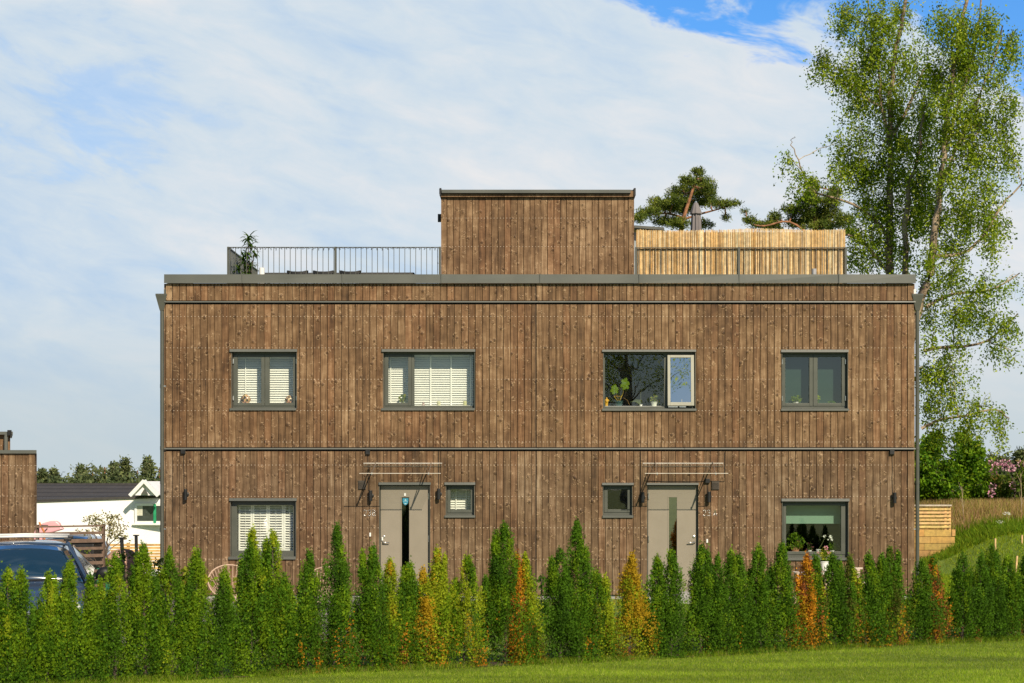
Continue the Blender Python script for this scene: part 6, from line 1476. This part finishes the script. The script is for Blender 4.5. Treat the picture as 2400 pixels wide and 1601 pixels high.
c = MB(); c.box(wx(846, ty), wx(972, ty), ty + .121, ty + .8, DECK + .05, DECK + .38); c.build('seat', pm('woven_dark', (.05, .048, .045), .8), sf, bevel=.03)
# string light along the left railing
sl_ = thing('string_lights', (wx(787, RY), RY, wz(579, RY)), 'thin dark string of tiny lights wound along the left railing', 'string lights'); c = MB(); pts = []; 
for i in range(120):
    px = 536 + i * 4.14; pts.append((wx(px, RY), RY - .03 + .02 * math.sin(i * 1.7), wz(580.5, RY) + .012 * math.sin(i * 2.3) - .012))
pts += [(wx(1026, RY), RY - .03, wz(585 + j * 5, RY)) for j in range(12)]
c.tube(pts, .0045, 4); c.build('wire', M_BLACK, sl_); c = MB()
for i, p in enumerate(pts):
    if i % 3 == 0: c.tube([p, (p[0] + random.uniform(-.01, .01), p[1] - .005, p[2] - random.uniform(.025, .045))], [.005, .008], 5)
c.build('bulbs', M_BLACK, sl_)
# reed screen on the right railing
rs = thing('reed_screen', (wx(1735, RY), RY, DECK), 'tall straw-coloured reed screen tied inside the right roof railing', 'reed screen')
c = MB(); ry_ = RY + .045; xa, xb = wx(1491.5, ry_), wx(1981, ry_); x = xa; i = 0
while x < xb:
    r_ = random.uniform(.0035, .0062); t = (x - xa) / (xb - xa); px = 1491 + 490 * t
    base = 538 + (2.5 * math.sin(t * 9) + 3.0 * math.exp(-((px - 1700) / 60) ** 2)) - 1.5 * t + random.gauss(0, .8); z1 = wz(base, ry_)
    k = random.random(); sw = .5 + .5 * mnoise.noise(Vector((x * 1.6, 0, 0))); bb = Vector((.84, .58, .26)) if k < .45 else (Vector((.64, .38, .12)) if k < .66 else (Vector((.95, .80, .52)) if k < .90 else Vector((.28, .15, .06))))
    bb = bb.lerp(Vector((.86, .70, .58)), max(0, sw - .55) * 1.2) * random.uniform(.85, 1.12); yy = ry_ + random.uniform(-.004, .004); tl = random.gauss(0, .006)
    c.tube([(x, yy, DECK + .05), (x + tl, yy, (DECK + z1) / 2 + .1), (x + tl * .3, yy, z1)], [r_, r_ * .95, r_ * .8], 5, tuple(min(.95, q) for q in bb)); x += r_ * (1.72 if random.random() < .93 else 3.2); i += 1
c.build('reeds', M_REED, rs)
c = MB(); c.box(xa, xb, ry_ + .02, ry_ + .024, DECK + .06, wz(544, ry_), (.35, .22, .09)); c.build('backing', M_REED, rs)
c = MB(); pts = [(xa + (xb - xa) * i / 80, ry_ - .04 - .01 * abs(math.sin(i * 1.3)), wz(583 + 2.5 * abs(math.sin(i * .9)), ry_)) for i in range(81)]; c.tube(pts, .0035, 4); c.build('tie_wire', M_BLACK, rs)
# closed parasol
pa_y = 4.0; pr = thing('closed_parasol', (wx(1631, pa_y), pa_y, DECK), 'closed grey parasol standing behind the reed screen', 'parasol'); x = wx(1631, pa_y); c = MB(); zt = wz(474, pa_y)
c.tube([(x, pa_y, DECK), (x, pa_y, zt + .02)], .022, 10); c.build('pole', M_STEEL, pr)
c = MB(); H = zt - DECK
c.lathe([(.0, 0), (.04, -.015), (.075, -.10), (.125, -.25), (.125, -.26)], (x, pa_y, zt), 40, ripple=lambda i, t: .10 * math.cos(8 * t) * min(1, i / 2)); c.build('top_cap', pm('grey_canvas', (.20, .18, .18), .9, var=.08), pr, smooth=True)
c = MB(); c.lathe([(.075, -.20), (.09, -.35), (.10, -.6), (.105, -.9), (.12, -1.2), (.09, -1.22)], (x, pa_y, zt), 56, ripple=lambda i, t: .20 * math.cos(8 * t) + .06 * math.sin(3 * t + i)); c.build('folded_canopy', pm('grey_canvas', (.20, .18, .18), .9), pr, smooth=True)
c = MB(); c.lathe([(.25, 0), (.25, .06), (.04, .08), (.04, .3), (0, .3)], (x, pa_y, DECK), 24); c.build('foot', M_BLACK, pr)

# ------------------------------------------------------------ terrace, stakes and small plants at the right
OY = 11.0; HW = (0.60, 0.34, 0.11)
tr = thing('wooden_terrace', (wx(2190, OY), OY, gz(10, OY)), 'yellow wooden terrace with slatted railing right of the house', 'terrace'); c = MB()
for i, (a, b, rt) in enumerate(((1242, 1257, 2238), (1258, 1273, 2238), (1274, 1289, 2238), (1290, 1305, 2235), (1306, 1321, 2200))):
    v = random.uniform(.8, 1.1) * (1 - .06 * i); xs_ = [wx(2085, OY), wx(2166 + 14 * (i % 2), OY), wx(rt, OY)]
    for q in (0, 1): c.box(xs_[q] + .003, xs_[q + 1] - .003, OY, OY + .05, wz(b, OY), wz(a, OY), tuple(w_ * v * random.uniform(.88, 1.1) for w_ in HW))
c.box(wx(2085, OY), wx(2234, OY), OY + .051, OY + 3.5, wz(1320, OY), wz(1245, OY), HW); c.box(wx(2231, OY), wx(2238.5, OY), OY - .03, OY - .001, wz(1256, OY), wz(1241, OY), HW); c.build('deck', M_TWOOD, tr)
c = MB()
for pz in (1193.5, 1201.5, 1210, 1218.5, 1226.5, 1235): c.box(wx(2085, OY), wx(2231, OY), OY + .1, OY + .125, wz(pz + 2.4, OY), wz(pz - 2.4, OY), tuple(w_ * random.uniform(.9, 1.15) for w_ in (.66, .42, .17)))
c.box(wx(2085, OY), wx(2232, OY), OY + .06, OY + .16, wz(1186.5, OY), wz(1183, OY), (.52, .45, .36)); ra = c.build('railing', M_TWOOD, tr)
for a in (2110, 2219, 2229): c = MB(); c.box(wx(a, OY) - .03, wx(a, OY) + .03, OY + .126, OY + .19, wz(1243, OY), wz(1187, OY), (.55, .33, .12)); c.build('post', M_TWOOD, ra)
for i, (a, t0, yy, h, lb) in enumerate(((2333, 1262, 9.5, .42, 'left one of the two pale stakes in the raised lawn'), (2395.5, 1254, 9.5, .55, 'right pale stake in the raised lawn by the frame edge'), (2384, 1303, 4.0, .5, 'low leaning stake just above the hedge at the right'))):
    c = MB(); p = W(a, t0, yy); c.bar((p.x - (.05 if i == 2 else 0), yy, min(gz(p.x, yy), p.z - .2) - .05), p, .035, .035, col=(.62, .42, .2)); tag(c.build('wooden_stake', M_TWOOD, None), lb, 'stake')
def stem_plant(px0, px1, top, bot, y, label):
    root = thing('dry_stem', tuple(W(px1, bot, y)), label, 'dry plant'); c = MB(); c.tube([W(px1, bot + 20, y), W((px0 + px1) / 2 + 1, (top + bot) / 2, y), W(px0, top, y)], [.012, .010, .006], 6); 
    for i in range(10): z = random.uniform(0, 1); a = W(px1 + (px0 - px1) * z, bot + (top - bot) * z, y); c.tube([a, a + Vector((random.uniform(-.12, .12), random.uniform(-.1, .1), random.uniform(.1, .3)))], [.008, .003], 4)
    c.build('stem', pm('dry_straw', (.34, .26, .16), .9), root)
stem_plant(2254, 2259, 1140, 1255, 12.5, 'dry leafless stem in the meadow before the bright bush'); stem_plant(2392, 2394, 1110, 1215, 12.5, 'tall dry stem before the rhododendron')
um = thing('cow_parsley', tuple(W(2349, 1260, 11.5)), 'white umbel flowers in the meadow', 'wild flower'); c = MB(); V = []; C = []
for fx, fy in ((2346, 1224), (2351, 1237), (2343, 1227), (2362, 1204)):
    p = W(fx, fy, 11.5); c.tube([(p.x, 11.5, gz(p.x, 11.5)), p], .006, 4, (.2, .3, .06)); q = np.array(p) + rng.normal(size=(40, 3)) * np.array([.05, .05, .018]); V.append(leaf_quads(q, unit(rng.normal(size=(40, 3)) + [0, 0, .5]), np.full(40, .03), 1)); C.append(pal_cols(40, [((.8, .82, .72), 1)], 4, .05))
c.build('stems', M_TINT, um); np_mesh('flowers', np.concatenate(V), 4, np.concatenate(C), M_PETAL, um)

# tree standing behind the camera, mirrored in the dark windows
rng = np.random.default_rng(77)
def rear_tree(x, y, H, name, label, lim=9):
    root = thing(name, (x, y, gz(x, y)), label, 'tree'); z0 = gz(x, y); t = MB(); P = [Vector((x + .25 * math.sin(i * .8), y, z0 + H * i / 8)) for i in range(9)]; t.tube(P, [.28 - .03 * i for i in range(9)], 8)
    V = []; C = []
    for i in range(34):
        s_ = P[random.randint(2, 8)]; a = random.uniform(0, 6.28); L = random.uniform(1.2, 3.6); e = s_ + Vector((math.cos(a) * L, math.sin(a) * L, random.uniform(.2, 1.8))); t.tube(curve_pts(s_, e, 5, .05, .08), [.07, .06, .05, .035, .02, .01], 5)
        k = 60; q = np.repeat(np.array(e) + rng.normal(size=(k, 3)) * .55, 6, axis=0) + rng.normal(size=(k * 6, 3)) * .15; V.append(leaf_quads(q, unit(rng.normal(size=(k * 6, 3)) + [0, 0, -.6]), rng.uniform(.07, .14, k * 6), .7)); C.append(pal_cols(k * 6, BP, 4, .2))
    t.build('trunk', M_BIRCH, root); np_mesh('crown', np.concatenate(V), 4, np.concatenate(C), M_LEAF, root)
rear_tree(5.6, -66, 15, 'garden_tree', 'tall tree across the lawn, seen mirrored in the wide right window'); rear_tree(1.5, -72, 13, 'garden_tree', 'bushy tree across the lawn, seen mirrored at the left of the wide right window')
